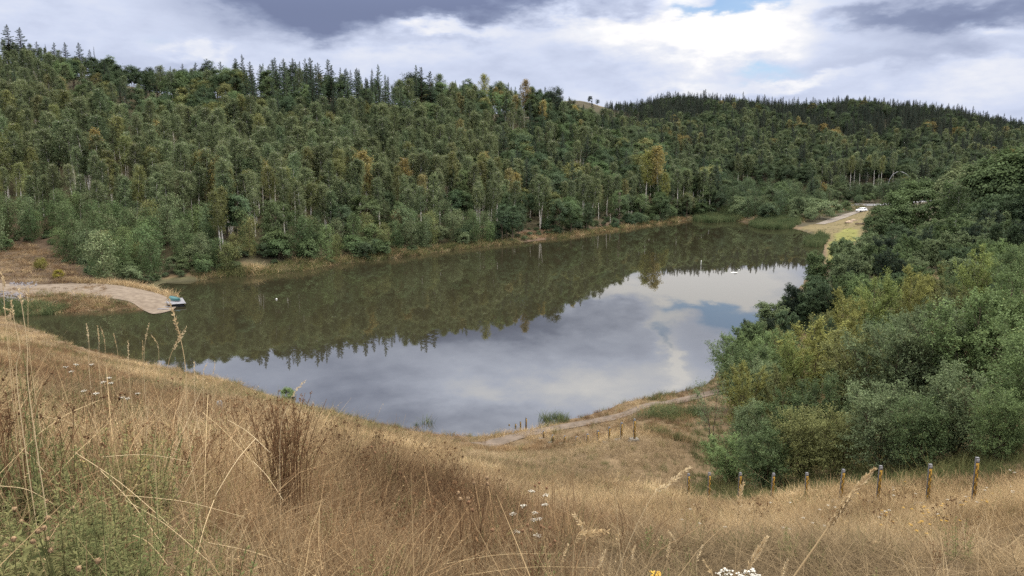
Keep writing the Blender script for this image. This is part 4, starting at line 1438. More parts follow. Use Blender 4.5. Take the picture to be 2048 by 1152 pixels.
for _ in range(22):
    e = np.array((wr.normal(0, 0.12), wr.normal(0, 0.12), wr.uniform(0.40, 0.80)))
    WEED.quads(leaves(e + wr.normal(0, 0.007, (9, 3)), 0.010, 0.6, (0, 0, 0.6), wr, 1.0), 0, np.clip(wr.normal(0.35, 0.2, 9), 0, 1))
    p1 = e * (0.75, 0.75, 0.80)
    WEED.tube([p1, (p1 + e) / 2, e], 0.0014, 3, tint=0.4, cap=False)
GP.append(WEED.obj('tuft', [M['brown_stem']], link=False))
NEAR.append(len(GP) - 1)
GW = MB()
for q_ in range(7):
    o_ = wr.normal(0, 0.07, 2)
    h_ = wr.uniform(0.25, 0.6)
    GW.tube([(o_[0], o_[1], 0), (o_[0] * 1.2, o_[1] * 1.2, h_ * 0.6), (o_[0] * 1.5, o_[1] * 1.5, h_)], 0.002, 3, tint=0.5, cap=False)
    t_ = wr.uniform(0.1, 1, 34)
    P_ = np.stack([o_[0] * (1 + 0.5 * t_), o_[1] * (1 + 0.5 * t_), h_ * t_], 1)
    a_ = wr.uniform(0, 6.283, 34)
    d_ = unit(np.stack([np.cos(a_), np.sin(a_), np.full(34, 0.5)], 1)) * (0.05 * (1.3 - 0.9 * t_))[:, None]
    sv_ = unit(np.cross(d_, (0, 0, 1.0))) * 0.006
    GW.quads(np.stack([P_, P_ + d_ * 0.5 + sv_, P_ + d_, P_ + d_ * 0.5 - sv_], 1), 0, np.clip(wr.normal(0.4, 0.2, 34), 0, 1))
GP.append(GW.obj('tuft', [M['green']], link=False))
NEAR.append(len(GP) - 1)
MID = [gproto(11, [(44, 0.18, 0.62, 0.0042, 0.26, 0.40, 0.5, 0.15, 0.5)], M['straw']),
       gproto(12, [(44, 0.15, 0.50, 0.0045, 0.28, 0.55, 0.6, 0.1, 0.5)], M['mat']),
       gproto(13, [(40, 0.20, 0.60, 0.0042, 0.24, 0.35, 0.4, 0.2, 0.45)], M['rust']),
       gproto(14, [(34, 0.20, 0.50, 0.005, 0.2, 0.35, 0.5, 0, 0.5)], M['green'])]
FARG = [gproto(21, [(46, 0.20, 0.60, 0.010, 0.42, 0.45, 0.5, 0, 0.5)], M['straw']),
        gproto(22, [(46, 0.15, 0.45, 0.011, 0.45, 0.6, 0.7, 0, 0.5)], M['mat']),
        gproto(23, [(44, 0.20, 0.55, 0.010, 0.40, 0.4, 0.5, 0, 0.4)], M['rust']),
        gproto(24, [(40, 0.25, 0.70, 0.011, 0.36, 0.3, 0.4, 0, 0.4)], M['green'])]
HOLLOW = np.array([at(px, py, Y=Y)[:2] for px, py, Y in [(900, 935, 33), (1050, 962, 28.5), (1200, 974, 30.5), (1378, 990, 35.5), (1440, 940, 41), (1400, 890, 46), (1250, 890, 43.5), (1050, 898, 47.5), (930, 905, 43)]])
trk_x = np.array(trk)
HERO = [at(px, 900, Y=Y)[:2] for px, Y in [(562, 6.6), (385, 6.0), (1060, 7.5), (960, 5.2), (760, 7.0), (130, 9)]]
rng = np.random.default_rng(5)
P, Ro, Sc, Ix = [], [], [], []
zones = [(1.5, 6, 36, 0.80), (6, 14, 26, 0.76), (14, 28, 23, 0.76), (28, 48, 12.0, 0.74), (48, 80, 4.6, 0.74), (80, 135, 1.7, 0.74)]
for r0, r1, dens, half in zones:
    n = int(dens * half * (r1 * r1 - r0 * r0))
    rr = np.sqrt(rng.uniform(r0 * r0, r1 * r1, n))
    aa = rng.uniform(-half, half, n)
    X, Y = rr * np.sin(aa), rr * np.cos(aa)
    d = dist_to(shore_f, X, Y)
    keep = ~inside(shore_f, X, Y) & (dist_to(trk_x, X, Y, False) > np.where(rng.uniform(size=n) < 0.10, 0.0, 0.85)) & (d > 0.1)
    px = 1024 + F * X / Y
    keep &= ~((Y > 100) & (px > 200))
    hol = inside(HOLLOW, X, Y)
    n1_, n2_, n3_ = vnoise(X, Y, 1.6, 3), vnoise(X, Y, 5.5, 4), vnoise(X, Y, 14, 6)
    for i in np.nonzero(keep)[0]:
        x, y, r, p_ = X[i], Y[i], rr[i], px[i]
        u, v = rng.uniform(), n2_[i] + rng.normal(0, 0.10)
        hs = 1.0
        if r < 14:
            right = np.clip((p_ - 950) / 350, 0, 1)
            if rng.uniform() < right:                      # shorter matted grass towards the right
                k_ = 3 if v < 0.62 else (1 if v < 0.8 else 0)
                hs = 0.50
            else:
                k_ = 2 if v < 0.47 else (0 if v < 0.62 else (1 if v < 0.86 else 3))
                hs = 0.88 if r > 3 else 0.66
            if p_ < 420 and u < (0.30 if r < 7 else 0.10):
                k_ = 4
            elif u < 0.04:
                k_ = 4
            if 4.6 < r < 14 and rng.uniform() < (0.12 if p_ < 1000 else 0.03) * (2.2 if n3_[i] > 0.5 else 0.5):
                k_ = 6
            if rng.uniform() < (0.55 if (p_ < 360 and r < 6) else (0.05 if p_ < 900 else 0.03)):
                k_ = 7
            k_ = NEAR[k_]
        elif r < 28:
            k_ = MID[0 if v > 0.55 else (1 if v > 0.36 else 2)]
            hs = 0.72 if p_ > 1150 else 0.80
            if u < 0.05 or (n3_[i] > 0.66 and u < 0.45):
                k_ = MID[3]
        else:
            k_ = FARG[0 if v > 0.54 else (1 if v > 0.34 else 2)]
            hs = 0.75
            if hol[i]:
                k_, hs = FARG[1], 0.5
            gr = 0.05 + 1.1 * max(0, n3_[i] - 0.60)
            if p_ > 1290 and y > 45 and p_ < 1560:
                gr += 0.45 if n1_[i] > 0.55 else 0.08
            if d[i] < 0.8:
                gr += 0.25
            if u < gr:
                k_ = FARG[3]
        if p_ > 1400 and y > 33 + (p_ - 1400) * -0.012:      # under the bushes: sparse green growth
            if u < 0.45:
                continue
            k_ = FARG[3] if r > 28 else MID[3]
        for hx, hy in HERO:
            if abs(x - hx * y / hy) < 0.30 and hy - 3.0 < y < hy + 0.5:
                hs *= 0.66
        s = hs * rng.uniform(0.7, 1.25) * (0.62 + 0.55 * n1_[i] + 0.35 * n2_[i])
        P.append((x, y, gz(x, y)))
        lx, ly = 0.22 * (n2_[i] - 0.35), 0.18 * (n3_[i] - 0.5)
        Ro.append((rng.normal(0, 0.24) + ly, rng.normal(0, 0.24) + lx, rng.uniform(0, 6.283)))
        Sc.append((s * 1.1, s * 1.1, s))
        Ix.append(k_)
        if r < 13 and u < 0.55:                                # thatch at the foot of the stems
            x2, y2 = x + rng.uniform(-0.2, 0.2), y + rng.uniform(-0.2, 0.2)
            P.append((x2, y2, gz(x2, y2)))
            Ro.append((rng.normal(0, 0.1), rng.normal(0, 0.1), rng.uniform(0, 6.283)))
            Sc.append((1.1, 1.1, rng.uniform(0.7, 1.3)))
            Ix.append(NEAR[5])
instancer('dry_grass', P, Ro, Sc, Ix, GP, 'dry straw coloured grass covering the slope below the camera', 'grass')
n_grass = len(P)

# shore grass and spit grass, farther away
rng = np.random.default_rng(6)
SPIT_G = poly_px([(60, 597), (130, 595), (200, 599), (262, 610), (296, 617), (230, 618), (120, 622), (60, 618)], 0.5)
SPIT_B = poly_px([(170, 568), (240, 568), (290, 575), (340, 584), (352, 590), (335, 588), (280, 579), (220, 573), (160, 571)], 0.8)
RUSH = poly_px([(-40, 618), (30, 612), (90, 612), (128, 614), (120, 623), (40, 630), (-40, 632)], 0.3)
P, Ro, Sc, Ix = [], [], [], []


def scatter(poly, dens, ks, hs, zmin=None, jit=0.1):
    lo, hi = poly.min(0), poly.max(0)
    n = int(dens * (hi[0] - lo[0]) * (hi[1] - lo[1]))
    xs, ys = rng.uniform(lo[0], hi[0], n), rng.uniform(lo[1], hi[1], n)
    for x, y in zip(xs[inside(poly, xs, ys)], ys[inside(poly, xs, ys)]):
        s = hs * rng.uniform(0.6, 1.3)
        z = gz(x, y)
        P.append((x, y, max(z, zmin) if zmin is not None else z))
        Ro.append((rng.normal(0, jit), rng.normal(0, jit), rng.uniform(0, 6.283)))
        Sc.append((s * 1.5, s * 1.5, s))
        Ix.append(ks[rng.integers(len(ks))])


def belt(pts_, w_):
    return ribbon(catmull(np.array(pts_), 4, closed=False), w_, w_)


scatter(SPIT_G, 3.0, [0, 1, 2, 2, 3], 1.2)
scatter(SPIT_B, 4.0, [0, 0, 1], 1.6)
SH1 = [at(px, py, z=0.1)[:2] for px, py in [(395, 558), (460, 551), (530, 546), (600, 537), (650, 529), (750, 517), (860, 503), (960, 491), (1030, 484)]]
scatter(belt(SH1, 1.9), 3.2, [0, 3, 3, 3, 1], 1.9)
SH2 = [at(px, py, z=0.1)[:2] for px, py in [(1110, 475), (1140, 471), (1220, 460), (1290, 450), (1370, 439)]]
scatter(belt(SH2, 1.9), 1.8, [0, 3, 2, 3], 1.9)
BANK = np.array([at(px, py, Y=Y)[:2] for px, py, Y in [(-60, 560, 120), (60, 560, 118), (170, 560, 120), (150, 520, 138), (60, 500, 150), (-60, 500, 150)]])
scatter(BANK, 1.6, [2, 2, 1, 1, 0], 1.1)
scatter(MEADOW, 0.12, [1, 3, 3], 0.6)
scatter(poly_px([(1380, 438), (1420, 432), (1500, 440), (1590, 446), (1680, 432), (1720, 424), (1720, 414), (1560, 424), (1400, 428)], 0.9), 0.35, [0, 3, 3, 3], 1.4)
scatter(np.array([at(px, py, Y=Y)[:2] for px, py, Y in [(1030, 480, 196), (1105, 474, 205), (1115, 466, 216), (1040, 470, 207)]]), 0.9, [0, 2, 3, 1], 1.6)
instancer('shore_grass', P, Ro, Sc, Ix, [o.copy() for o in (GP[FARG[0]], GP[FARG[1]], GP[FARG[2]], GP[FARG[3]])], 'dry and green grass along the far shore and on the sandy spit', 'grass')

# reed beds and rushes
rb_rng = np.random.default_rng(8)
rb = MB()
tube_grass(rb, rb_rng, 40, 0.9, 1.6, 0.035, 0.6, 0.08, 0.15, 0, 0.5)
reedp = rb.obj('reeds', [M['reed']], link=False)
rb = MB()
tube_grass(rb, rb_rng, 34, 0.4, 0.9, 0.014, 0.35, 0.18, 0.35, 0, 0.45)
rushp = rb.obj('rushes', [M['reed']], link=False)


def bed(nm, poly, dens, pr, hs, label, cat):
    global P, Ro, Sc, Ix
    P, Ro, Sc, Ix = [], [], [], []
    scatter(poly, dens, [0], hs, zmin=-0.05, jit=0.03)
    instancer(nm, P, Ro, Sc, Ix, [pr.copy()], label, cat)


bed('reed_bed', poly_px([(1390, 441), (1400, 434), (1450, 430), (1495, 432), (1502, 438), (1470, 443), (1420, 446)], 0.0), 1.2, reedp, 1.15, 'left, greener reed bed standing in the far end of the lake', 'reeds')
bed('reed_bed', poly_px([(1503, 451), (1515, 445), (1560, 442), (1595, 446), (1590, 455), (1555, 459), (1515, 457)], 0.0), 1.2, reedp, 1.1, 'right reed bed in the water in front of the grey willows', 'reeds')
bed('reed_bed', poly_px([(1612, 488), (1622, 476), (1648, 474), (1652, 486), (1640, 494), (1620, 495)], 0.0), 1.2, reedp, 0.95, 'small reed patch at the edge of the green meadow', 'reeds')
bed('rush_bed', RUSH, 3.0, rushp, 1.1, 'bright green rushes along the inlet beside the riprap stones', 'rushes')
for px, py, Y, w_, lab in [(850, 862, 57, 0.5, 'dark rush tuft at the water below the slope'), (1112, 838, 58.4, 0.9, 'dark rush tuft on the shore right of the small gauge posts'), (1330, 838, 55, 1.6, 'dark green nettle patch left of the bushes'), (1370, 825, 56, 1.4, 'dark green growth at the end of the track')]:
    c = at(px, py, Y=Y)
    a_ = np.linspace(0, 6.283, 14, endpoint=False)
    bed('rush_tuft', np.stack([c[0] + w_ * 1.3 * np.cos(a_), c[1] + w_ * np.sin(a_)], 1), 4.5, rushp, 0.8, lab, 'rushes')
own(plant_foot('shrub', 576, 801, 34, 'small lone green bush on the near shore', COL['fresh'], 1.0))
own(plant_px('bush', 1196, 832, 44, 'small dark shrub among the lower gauge posts', color=COL['dark'], wide=1.0)) if False else None

# ------------------------------------------------------------------ gauge posts down the slope
M['steel'] = plain('galvanised_steel', (0.150, 0.150, 0.155), 0.55, 0.35, var=0.35, scale=9)
M['gauge'] = plain('gauge_yellow', (0.40, 0.235, 0.040), 0.6, var=0.22, scale=7)
M['black'] = plain('gauge_black', (0.018, 0.018, 0.018), 0.6, var=0.2)
M['plaque'] = plain('pale_plaque', (0.26, 0.26, 0.27), 0.5, var=0.15)
M['concrete'] = plain('concrete', (0.155, 0.14, 0.12), 0.9, col2=(0.095, 0.088, 0.075), scale=5, bump=0.4)


def gauge_geo(H):
    """steel channel post, yellow plate on the front with black steps, pale number plaque on top"""
    a = MB()
    a.box((0, 0.045, H / 2 - 0.1), (0.055, 0.008, H / 2 + 0.1), bevel=0.002)
    a.box((-0.049, 0.0, H / 2 - 0.1), (0.006, 0.042, H / 2 + 0.1), bevel=0.002)
    a.box((0.049, 0.0, H / 2 - 0.1), (0.006, 0.042, H / 2 + 0.1), bevel=0.002)
    a.box((0, 0.0, H + 0.004), (0.058, 0.056, 0.004), bevel=0.0015)
    p_ = MB()
    p_.box((0.012, -0.0500, H * 0.46), (0.050, 0.0055, H * 0.44), bevel=0.002)
    gr = MB()
    n = int(H * 0.86 / 0.1)
    for i in range(n):
        z0 = 0.03 + i * 0.1
        sd_ = 1 if i % 2 == 0 else -1
        gr.box((0.012 + sd_ * 0.040, -0.0570, z0 + 0.045), (0.006, 0.0015, 0.045))
        for j in range(3):
            gr.box((0.012 + sd_ * 0.014, -0.0570, z0 + 0.012 + j * 0.036), (0.021, 0.0015, 0.009))
    q = MB()
    q.box((0.012, -0.0500, H * 0.95), (0.052, 0.005, H * 0.036), bevel=0.002)
    return a, p_, gr, q


GA_ = gauge_geo(1.2)
g_first = None
GAUGE = [(1955, 915, 22, 'tallest, rightmost gauge post of the row in front of the bushes', 1), (1861, 928, 23.7, 'second gauge post from the right in front of the bushes', 0),
         (1760, 931, 25.4, 'third gauge post from the right, behind the big grass stalk tip', 1), (1685, 939, 27.1, 'fourth gauge post from the right in front of the bushes', 0),
         (1615, 945, 28.7, 'fifth gauge post from the right in front of the bushes', 0), (1547, 946, 30.2, 'sixth gauge post from the right in front of the bushes', 0),
         (1480, 945, 31.7, 'seventh gauge post from the right, crossed by an upright grass stalk', 1), (1420, 946, 33.0, 'eighth gauge post from the right, thin and grey', 0),
         (1378, 948, 34.2, 'last and leftmost gauge post of the row in front of the bushes', 0),
         (1270, 838, 41.5, 'gauge post on a concrete block, tallest of the lower row', 1), (1243, 845, 43.0, 'lower row gauge post next to the one on a block', 0),
         (1219, 854, 44.4, 'third gauge post of the lower row, counted from the block', 0), (1196, 861, 45.8, 'fourth gauge post of the lower row from the block', 0),
         (1175, 868, 47.2, 'fifth gauge post of the lower row from the block', 0), (1153, 873, 48.6, 'sixth gauge post of the lower row from the block', 0),
         (1129, 877, 50.0, 'seventh gauge post of the lower row, beside a dark shrub', 0), (1105, 877, 51.2, 'eighth gauge post of the lower row from the block', 0), (1087, 882, 52.6, 'shortest gauge post at the end of the lower row', 0),
         (1052, 835, 56.3, 'tallest of four gauge posts at the water beyond the track', 0), (1041, 842, 56.7, 'second of four gauge posts at the water', 0),
         (1031, 849, 57.0, 'third of four gauge posts at the water', 0), (1018, 854, 57.3, 'shortest of four gauge posts at the water, leftmost', 0)]
for i, (px, pyt, Y, lab, foot) in enumerate(GAUGE):
    tp = at(px, pyt, Y=Y)
    gzz = gz(tp[0], tp[1])
    H = max(0.55, tp[2] - gzz)
    yaw = -math.atan2(tp[0], tp[1]) + 0.42 + rnd.uniform(-0.10, 0.10)
    loc = (tp[0], tp[1], gzz)
    sc = (0.84, 0.84, H / 1.2)
    if g_first is None:
        r = thing('gauge_post', lab, 'gauge post', loc, yaw, 'gauge posts down the slope')
        r.scale = sc
        GA_[0].obj('post', M['steel'], r)
        pl = GA_[1].obj('gauge_plate', M['gauge'], r)
        GA_[2].obj('graduations', M['black'], pl)
        GA_[3].obj('number_plaque', M['plaque'], r)
        g_first = r
    else:
        r = copy_thing(g_first, loc, yaw, sc, lab, 'gauge posts down the slope')
    r.rotation_euler = (rnd.gauss(0, 0.022), rnd.gauss(0, 0.022), yaw)
    if foot:
        fb = MB()
        big = 0.30 if i == 9 else 0.26
        fb.box((0 if i == 9 else -0.14, 0.04, 0.02 if i == 9 else -0.05), (big, big * 0.85, 0.12 if i == 9 else 0.09), bevel=0.02, taper=0.94)
        for v in fb.v:
            v[:, 2] *= 1.2 / H
        fo = fb.obj('footing', M['concrete'], r)

# grey marker stone standing in the grass on the left slope
c = at(440, 812, Y=26)
ms_ = MB()
ms_.box((0, 0, 0.12), (0.10, 0.09, 0.27), bevel=0.025, taper=0.86)
o = ms_.obj('marker_stone', plain('grey_stone', (0.19, 0.19, 0.19), 0.9, col2=(0.12, 0.12, 0.115), scale=9, bump=0.5), loc=(c[0], c[1], gz(c[0], c[1])))
o.rotation_euler = (0.05, -0.04, 0.5)
tag(o, 'small grey marker stone standing in the dry grass above the shore', 'marker stone')

# ------------------------------------------------------------------ dock with upturned boat on the sandy spit
M['plank'] = plain('weathered_planks', (0.20, 0.20, 0.22), 0.85, col2=(0.12, 0.118, 0.128), scale=4, bump=0.3)
M['wood_dark'] = plain('dark_timber', (0.10, 0.075, 0.055), 0.9, col2=(0.05, 0.04, 0.03), scale=5)
M['teal'] = plain('teal_hull', (0.03, 0.115, 0.115), 0.45, var=0.3, scale=2.2)
dk = at(351, 602, z=0.45)
dock = thing('floating_dock', 'grey plank dock floating at the tip of the sandy spit', 'dock', (dk[0], dk[1], 0), R(-62))
b = MB()
for k_ in range(17):
    b.box((-2.4 + k_ * 0.3, 0, 0.42), (0.138, 1.15, 0.03), bevel=0.006, tint=rnd.random())
b.obj('deck', M['plank'], dock)
b = MB()
for y_ in (-1.12, 1.12):
    b.box((0, y_, 0.30), (2.55, 0.05, 0.085), bevel=0.01)
b.obj('edge_beam', M['wood_dark'], dock)
b = MB()
for x_ in (-1.8, 0, 1.8):
    b.box((x_, 0, 0.05), (0.5, 0.95, 0.16), bevel=0.06)
b.obj('float', M['black'], dock)
# hull: lofted sections, keel up
bt = thing('overturned_boat', 'teal rowing boat lying upside down on the plank dock', 'boat', (dk[0] - 0.25, dk[1] + 0.55, 0.45), R(-58 + 12))
b = MB()
ns, nk = 13, 11
V = []
for i in range(ns):
    u = i / (ns - 1)
    hw = 0.62 * (math.sin(math.pi * (0.10 + 0.86 * (1 - u) ** 1.0)) ** 0.55 if u < 1 else 0.02)
    hw = 0.60 * (1 - (max(0, (u - 0.45) / 0.55)) ** 2.2) * (0.86 + 0.14 * min(1, u / 0.3)) + 0.015
    dz = 0.50 * (1 - 0.25 * u ** 3)
    for j in range(nk):
        a = math.pi * j / (nk - 1)
        V.append((-1.5 + 3.0 * u, hw * math.cos(a) * (1 - 0.10 * math.sin(a)), dz * math.sin(a) ** 0.6 + 0.12 * u ** 2))
q = [(i * nk + j, (i + 1) * nk + j, (i + 1) * nk + j + 1, i * nk + j + 1) for i in range(ns - 1) for j in range(nk - 1)]
tr_ = [(0, j, j + 1) for j in range(1, nk - 1)]
b.indexed(V, q, tr_)
b.obj('hull', M['teal'], bt, smooth=True)
b = MB()
b.tube([(-1.48, 0, 0.51), (0, 0, 0.53), (1.0, 0, 0.54), (1.5, 0, 0.50)], 0.022, 5)
b.obj('keel', M['wood_dark'], bt)
b = MB()
for sgn in (-1, 1):
    b.tube([tuple(V[i * nk + (0 if sgn > 0 else nk - 1)]) for i in range(ns)], 0.03, 5)
b.obj('gunwale', M['plank'], bt)
for k_, (px, py) in enumerate([(336, 606), (331, 611), (326, 615)]):
    c = at(px, py, z=0.3)
    b = MB()
    b.box((0, 0, 0), (0.75, 0.16, 0.06), bevel=0.015)
    o = b.obj('wooden_step', M['plank'], loc=(c[0], c[1], max(gz(c[0], c[1]), 0.02) + 0.06))
    o.rotation_euler = (0, 0, R(-2))
    tag(o, ['top wooden step set in the sand beside the dock', 'middle wooden step set in the sand beside the dock', 'lowest wooden step at the water beside the dock'][k_], 'step', 'wooden steps at the tip of the spit')

# ------------------------------------------------------------------ stones
M['rock'] = plain('riprap_rock', (0.18, 0.168, 0.18), 0.9, col2=(0.10, 0.095, 0.10), scale=3, bump=0.6)
M['tanrock'] = plain('tan_boulder', (0.30, 0.23, 0.16), 0.9, col2=(0.16, 0.12, 0.09), scale=1.5, bump=0.5)


def rock_geo(seed, sx_=1.0, sy_=0.8, sz_=0.6):
    r_ = np.random.default_rng(seed)
    b = MB()
    nlat, nlon = 6, 9
    V = []
    for i in range(1, nlat):
        th = math.pi * i / nlat
        for j in range(nlon):
            ph = 2 * math.pi * j / nlon
            V.append((math.sin(th) * math.cos(ph), math.sin(th) * math.sin(ph), math.cos(th)))
    V += [(0, 0, 1), (0, 0, -1)]
    V = np.array(V)
    for _ in range(9):
        n_ = unit(r_.normal(size=3))
        dd = V @ n_
        lim = r_.uniform(0.5, 0.8)
        V = V - np.where(dd > lim, dd - lim, 0)[:, None] * n_
    V = (V + r_.normal(0, 0.03, V.shape)) * (sx_, sy_, sz_)
    q = [(i * nlon + j, (i + 1) * nlon + j, (i + 1) * nlon + (j + 1) % nlon, i * nlon + (j + 1) % nlon) for i in range(nlat - 2) for j in range(nlon)]
    tp_, bt_ = (nlat - 1) * nlon, (nlat - 1) * nlon + 1
    t_ = [(j, (j + 1) % nlon, tp_) for j in range(nlon)] + [((nlat - 2) * nlon + (j + 1) % nlon, (nlat - 2) * nlon + j, bt_) for j in range(nlon)]
    b.indexed(V, q, t_)
    return b


def stones(nm, poly, dens, hs, label):
    global P, Ro, Sc, Ix
    P, Ro, Sc, Ix = [], [], [], []
    scatter(poly, dens, [0, 1, 2], hs, jit=0.8)
    Sc = [(s[2], s[2], s[2]) for s in Sc]
    instancer(nm, P, Ro, Sc, Ix, [rock_geo(50 + i).obj('rock', [M['rock']], link=False) for i in range(3)], label, 'stones')


stones('riprap', poly_px([(-40, 600), (20, 597), (58, 600), (62, 608), (30, 613), (-40, 618)], 0.5), 5.0, 0.30, 'pile of grey riprap stones at the inlet on the left edge')
stones('rubble', poly_px([(22, 560), (60, 556), (75, 560), (60, 568), (25, 570)], 2.0), 2.5, 0.28, 'patch of grey rubble on the bare bank behind the spit')
for px, py, s_, sd_, lab in [(1698, 449, 1.3, 71, 'left boulder on the dry meadow below the parked car'), (1708, 447, 1.0, 72, 'smaller boulder right beside the left one on the meadow')]:
    c = at(px, py, z=0.9)
    o = rock_geo(sd_, s_ * 1.4, s_, s_ * 0.55).obj('boulder', M['tanrock'], loc=(c[0], c[1], gz(c[0], c[1]) + 0.2))
    tag(o, lab, 'boulder')
c = at(1728, 458, z=1.1)
b = MB()
b.tube([(-2.6, 0, 0.2), (-1, 0.1, 0.26), (1, 0.05, 0.25), (2.4, -0.1, 0.2)], [0.2, 0.24, 0.22, 0.15], 8)
tag(b.obj('fallen_log', M['bark'], loc=(c[0], c[1], gz(c[0], c[1]))), 'dark log lying on the meadow at the foot of the alders', 'log')

# ------------------------------------------------------------------ car, guard rail and arch at the far end
M['carwhite'] = plain('white_car_paint', (0.78, 0.79, 0.80), 0.25, var=0.06, scale=1, spec=0.6)
M['glass'] = plain('dark_car_glass', (0.015, 0.018, 0.022), 0.08, var=0.1, spec=0.8)
M['tyre'] = plain('tyre_rubber', (0.02, 0.02, 0.02), 0.85, var=0.2)
M['lamp'] = plain('headlight_lens', (0.60, 0.62, 0.64), 0.1, var=0.1, spec=0.9)
c = at(1722, 430, Y=272)
car = thing('parked_car', 'white hatchback parked on the gravel road at the far end of the lake', 'car', (c[0], c[1], gz(c[0], c[1]) + 0.10), R(205))


def prism(prof, w0, w1=None):
    """side profile (x, z) extruded across y, upper points drawn in by w1"""
    b = MB()
    n = len(prof)
    w1 = w0 if w1 is None else w1
    zs = [q_[1] for q_ in prof]
    zl, zh = min(zs), max(zs)
    V = []
    for sg in (-1, 1):
        for x_, z_ in prof:
            k_ = (z_ - zl) / (zh - zl + 1e-6)
            V.append((x_, sg * (w0 + (w1 - w0) * k_), z_))
    q = [(i, (i + 1) % n, n + (i + 1) % n, n + i) for i in range(n)]
    cx_ = (sum(p_[0] for p_ in prof) / n, sum(zs) / n)
    V += [(cx_[0], -w0 * 0.5 - w1 * 0.5, cx_[1]), (cx_[0], w0 * 0.5 + w1 * 0.5, cx_[1])]
    t_ = [((i + 1) % n, i, 2 * n) for i in range(n)] + [(n + i, n + (i + 1) % n, 2 * n + 1) for i in range(n)]
    b.indexed(V, q, t_)
    return b


prism([(-1.95, 0.28), (1.9, 0.28), (2.02, 0.5), (1.98, 0.72), (1.2, 0.92), (-1.9, 0.98), (-2.02, 0.7), (-2.02, 0.42)], 0.86, 0.80).obj('body', M['carwhite'], car)
prism([(-1.85, 0.97), (1.15, 0.90), (0.35, 1.40), (-0.4, 1.47), (-1.45, 1.42)], 0.79, 0.60).obj('roof', M['carwhite'], car)
wb = MB()
for sg in (-1, 1):
    for x0, x1 in ((-1.45, -0.55), (-0.48, 0.55)):
        y0_, y1_ = sg * 0.790, sg * 0.655
        wb.quads([[(x0 - 0.05, y0_, 1.0), (x1 + 0.22, y0_, 0.98), (x1, y1_, 1.36), (x0 + 0.08, y1_, 1.37)]])
wb.quads([[(1.10, -0.68, 0.945), (1.10, 0.68, 0.945), (0.42, 0.56, 1.385), (0.42, -0.56, 1.385)]])
wb.quads([[(-1.84, 0.66, 1.03), (-1.84, -0.66, 1.03), (-1.53, -0.54, 1.36), (-1.53, 0.54, 1.36)]])
wb.obj('window', M['glass'], car)
for x_ in (-1.25, 1.28):
    for sg in (-1, 1):
        wm = MB()
        wm.tube([(x_, sg * 0.66, 0.31), (x_, sg * 0.87, 0.31)], 0.31, 16)
        wo_ = wm.obj('wheel', M['tyre'], car)
        wm = MB()
        wm.tube([(x_, sg * 0.865, 0.31), (x_, sg * 0.882, 0.31)], 0.19, 12)
        wm.obj('rim', M['steel'], wo_)
for sg in (-1, 1):
    hb = MB()
    hb.box((1.94, sg * 0.58, 0.66), (0.07, 0.2, 0.08), bevel=0.02)
    hb.obj('headlight', M['lamp'], car)

hl = np.array(high_l)
sel = hl[(1024 + F * hl[:, 0] / hl[:, 1] > 1690) & (1024 + F * hl[:, 0] / hl[:, 1] < 1790)]
gr_ = thing('guard_rail', 'grey guard rail along the road above the parked car', 'guard rail', (sel[0][0], sel[0][1] - 4.2, gz(sel[0][0], sel[0][1] - 4.2)))
b = MB()
b.tube([(q[0] - sel[0][0], q[1] - sel[0][1], gz(q[0], q[1] - 4.2) - gr_.location.z + 0.72) for q in sel], 0.17, 5)
b.obj('rail', M['steel'], gr_)
for q in sel[::2]:
    b = MB()
    zz = gz(q[0], q[1] - 4.2) - gr_.location.z
    b.box((q[0] - sel[0][0], q[1] - sel[0][1] + 0.2, zz + 0.3), (0.06, 0.05, 0.5), bevel=0.01)
    b.obj('post', M['steel'], gr_)

c = at(1797, 368, Y=362)
b = MB()
b.tube([(-5.0, 0, -6), (-4.9, 0, -1.0), (-4.3, 0, 2.2), (-3.0, 0, 4.4), (-1.0, 0, 5.6), (1.2, 0, 5.6), (3.4, 0, 4.6), (5.0, 0, 3.0)], [0.10, 0.10, 0.095, 0.09, 0.085, 0.08, 0.07, 0.05], 8)
tag(b.obj('arched_pole', plain('pale_pole', (0.34, 0.35, 0.36), 0.7), loc=tuple(c), smooth=True), 'thin pale arch bending over the bushes at the far end of the valley', 'arch')

# floating things on the lake
def blob(name, px, py, sx_, sy_, sz_, mat, label, cat, zoff=0.0):
    c = at(px, py, z=0.0)
    b = MB()
    nl, nn = 6, 14
    V = [(sx_ * math.sin(math.pi * i / nl) * math.cos(2 * math.pi * j / nn), sy_ * math.sin(math.pi * i / nl) * math.sin(2 * math.pi * j / nn), sz_ * math.cos(math.pi * i / nl)) for i in range(1, nl) for j in range(nn)]
    V += [(0, 0, sz_), (0, 0, -sz_)]
    q = [(i * nn + j, (i + 1) * nn + j, (i + 1) * nn + (j + 1) % nn, i * nn + (j + 1) % nn) for i in range(nl - 2) for j in range(nn)]
    t_ = [(j, (j + 1) % nn, (nl - 1) * nn) for j in range(nn)] + [((nl - 2) * nn + (j + 1) % nn, (nl - 2) * nn + j, (nl - 1) * nn + 1) for j in range(nn)]
    b.indexed(V, q, t_)
    return tag(b.obj(name, mat, loc=(c[0], c[1], zoff), smooth=True), label, cat)


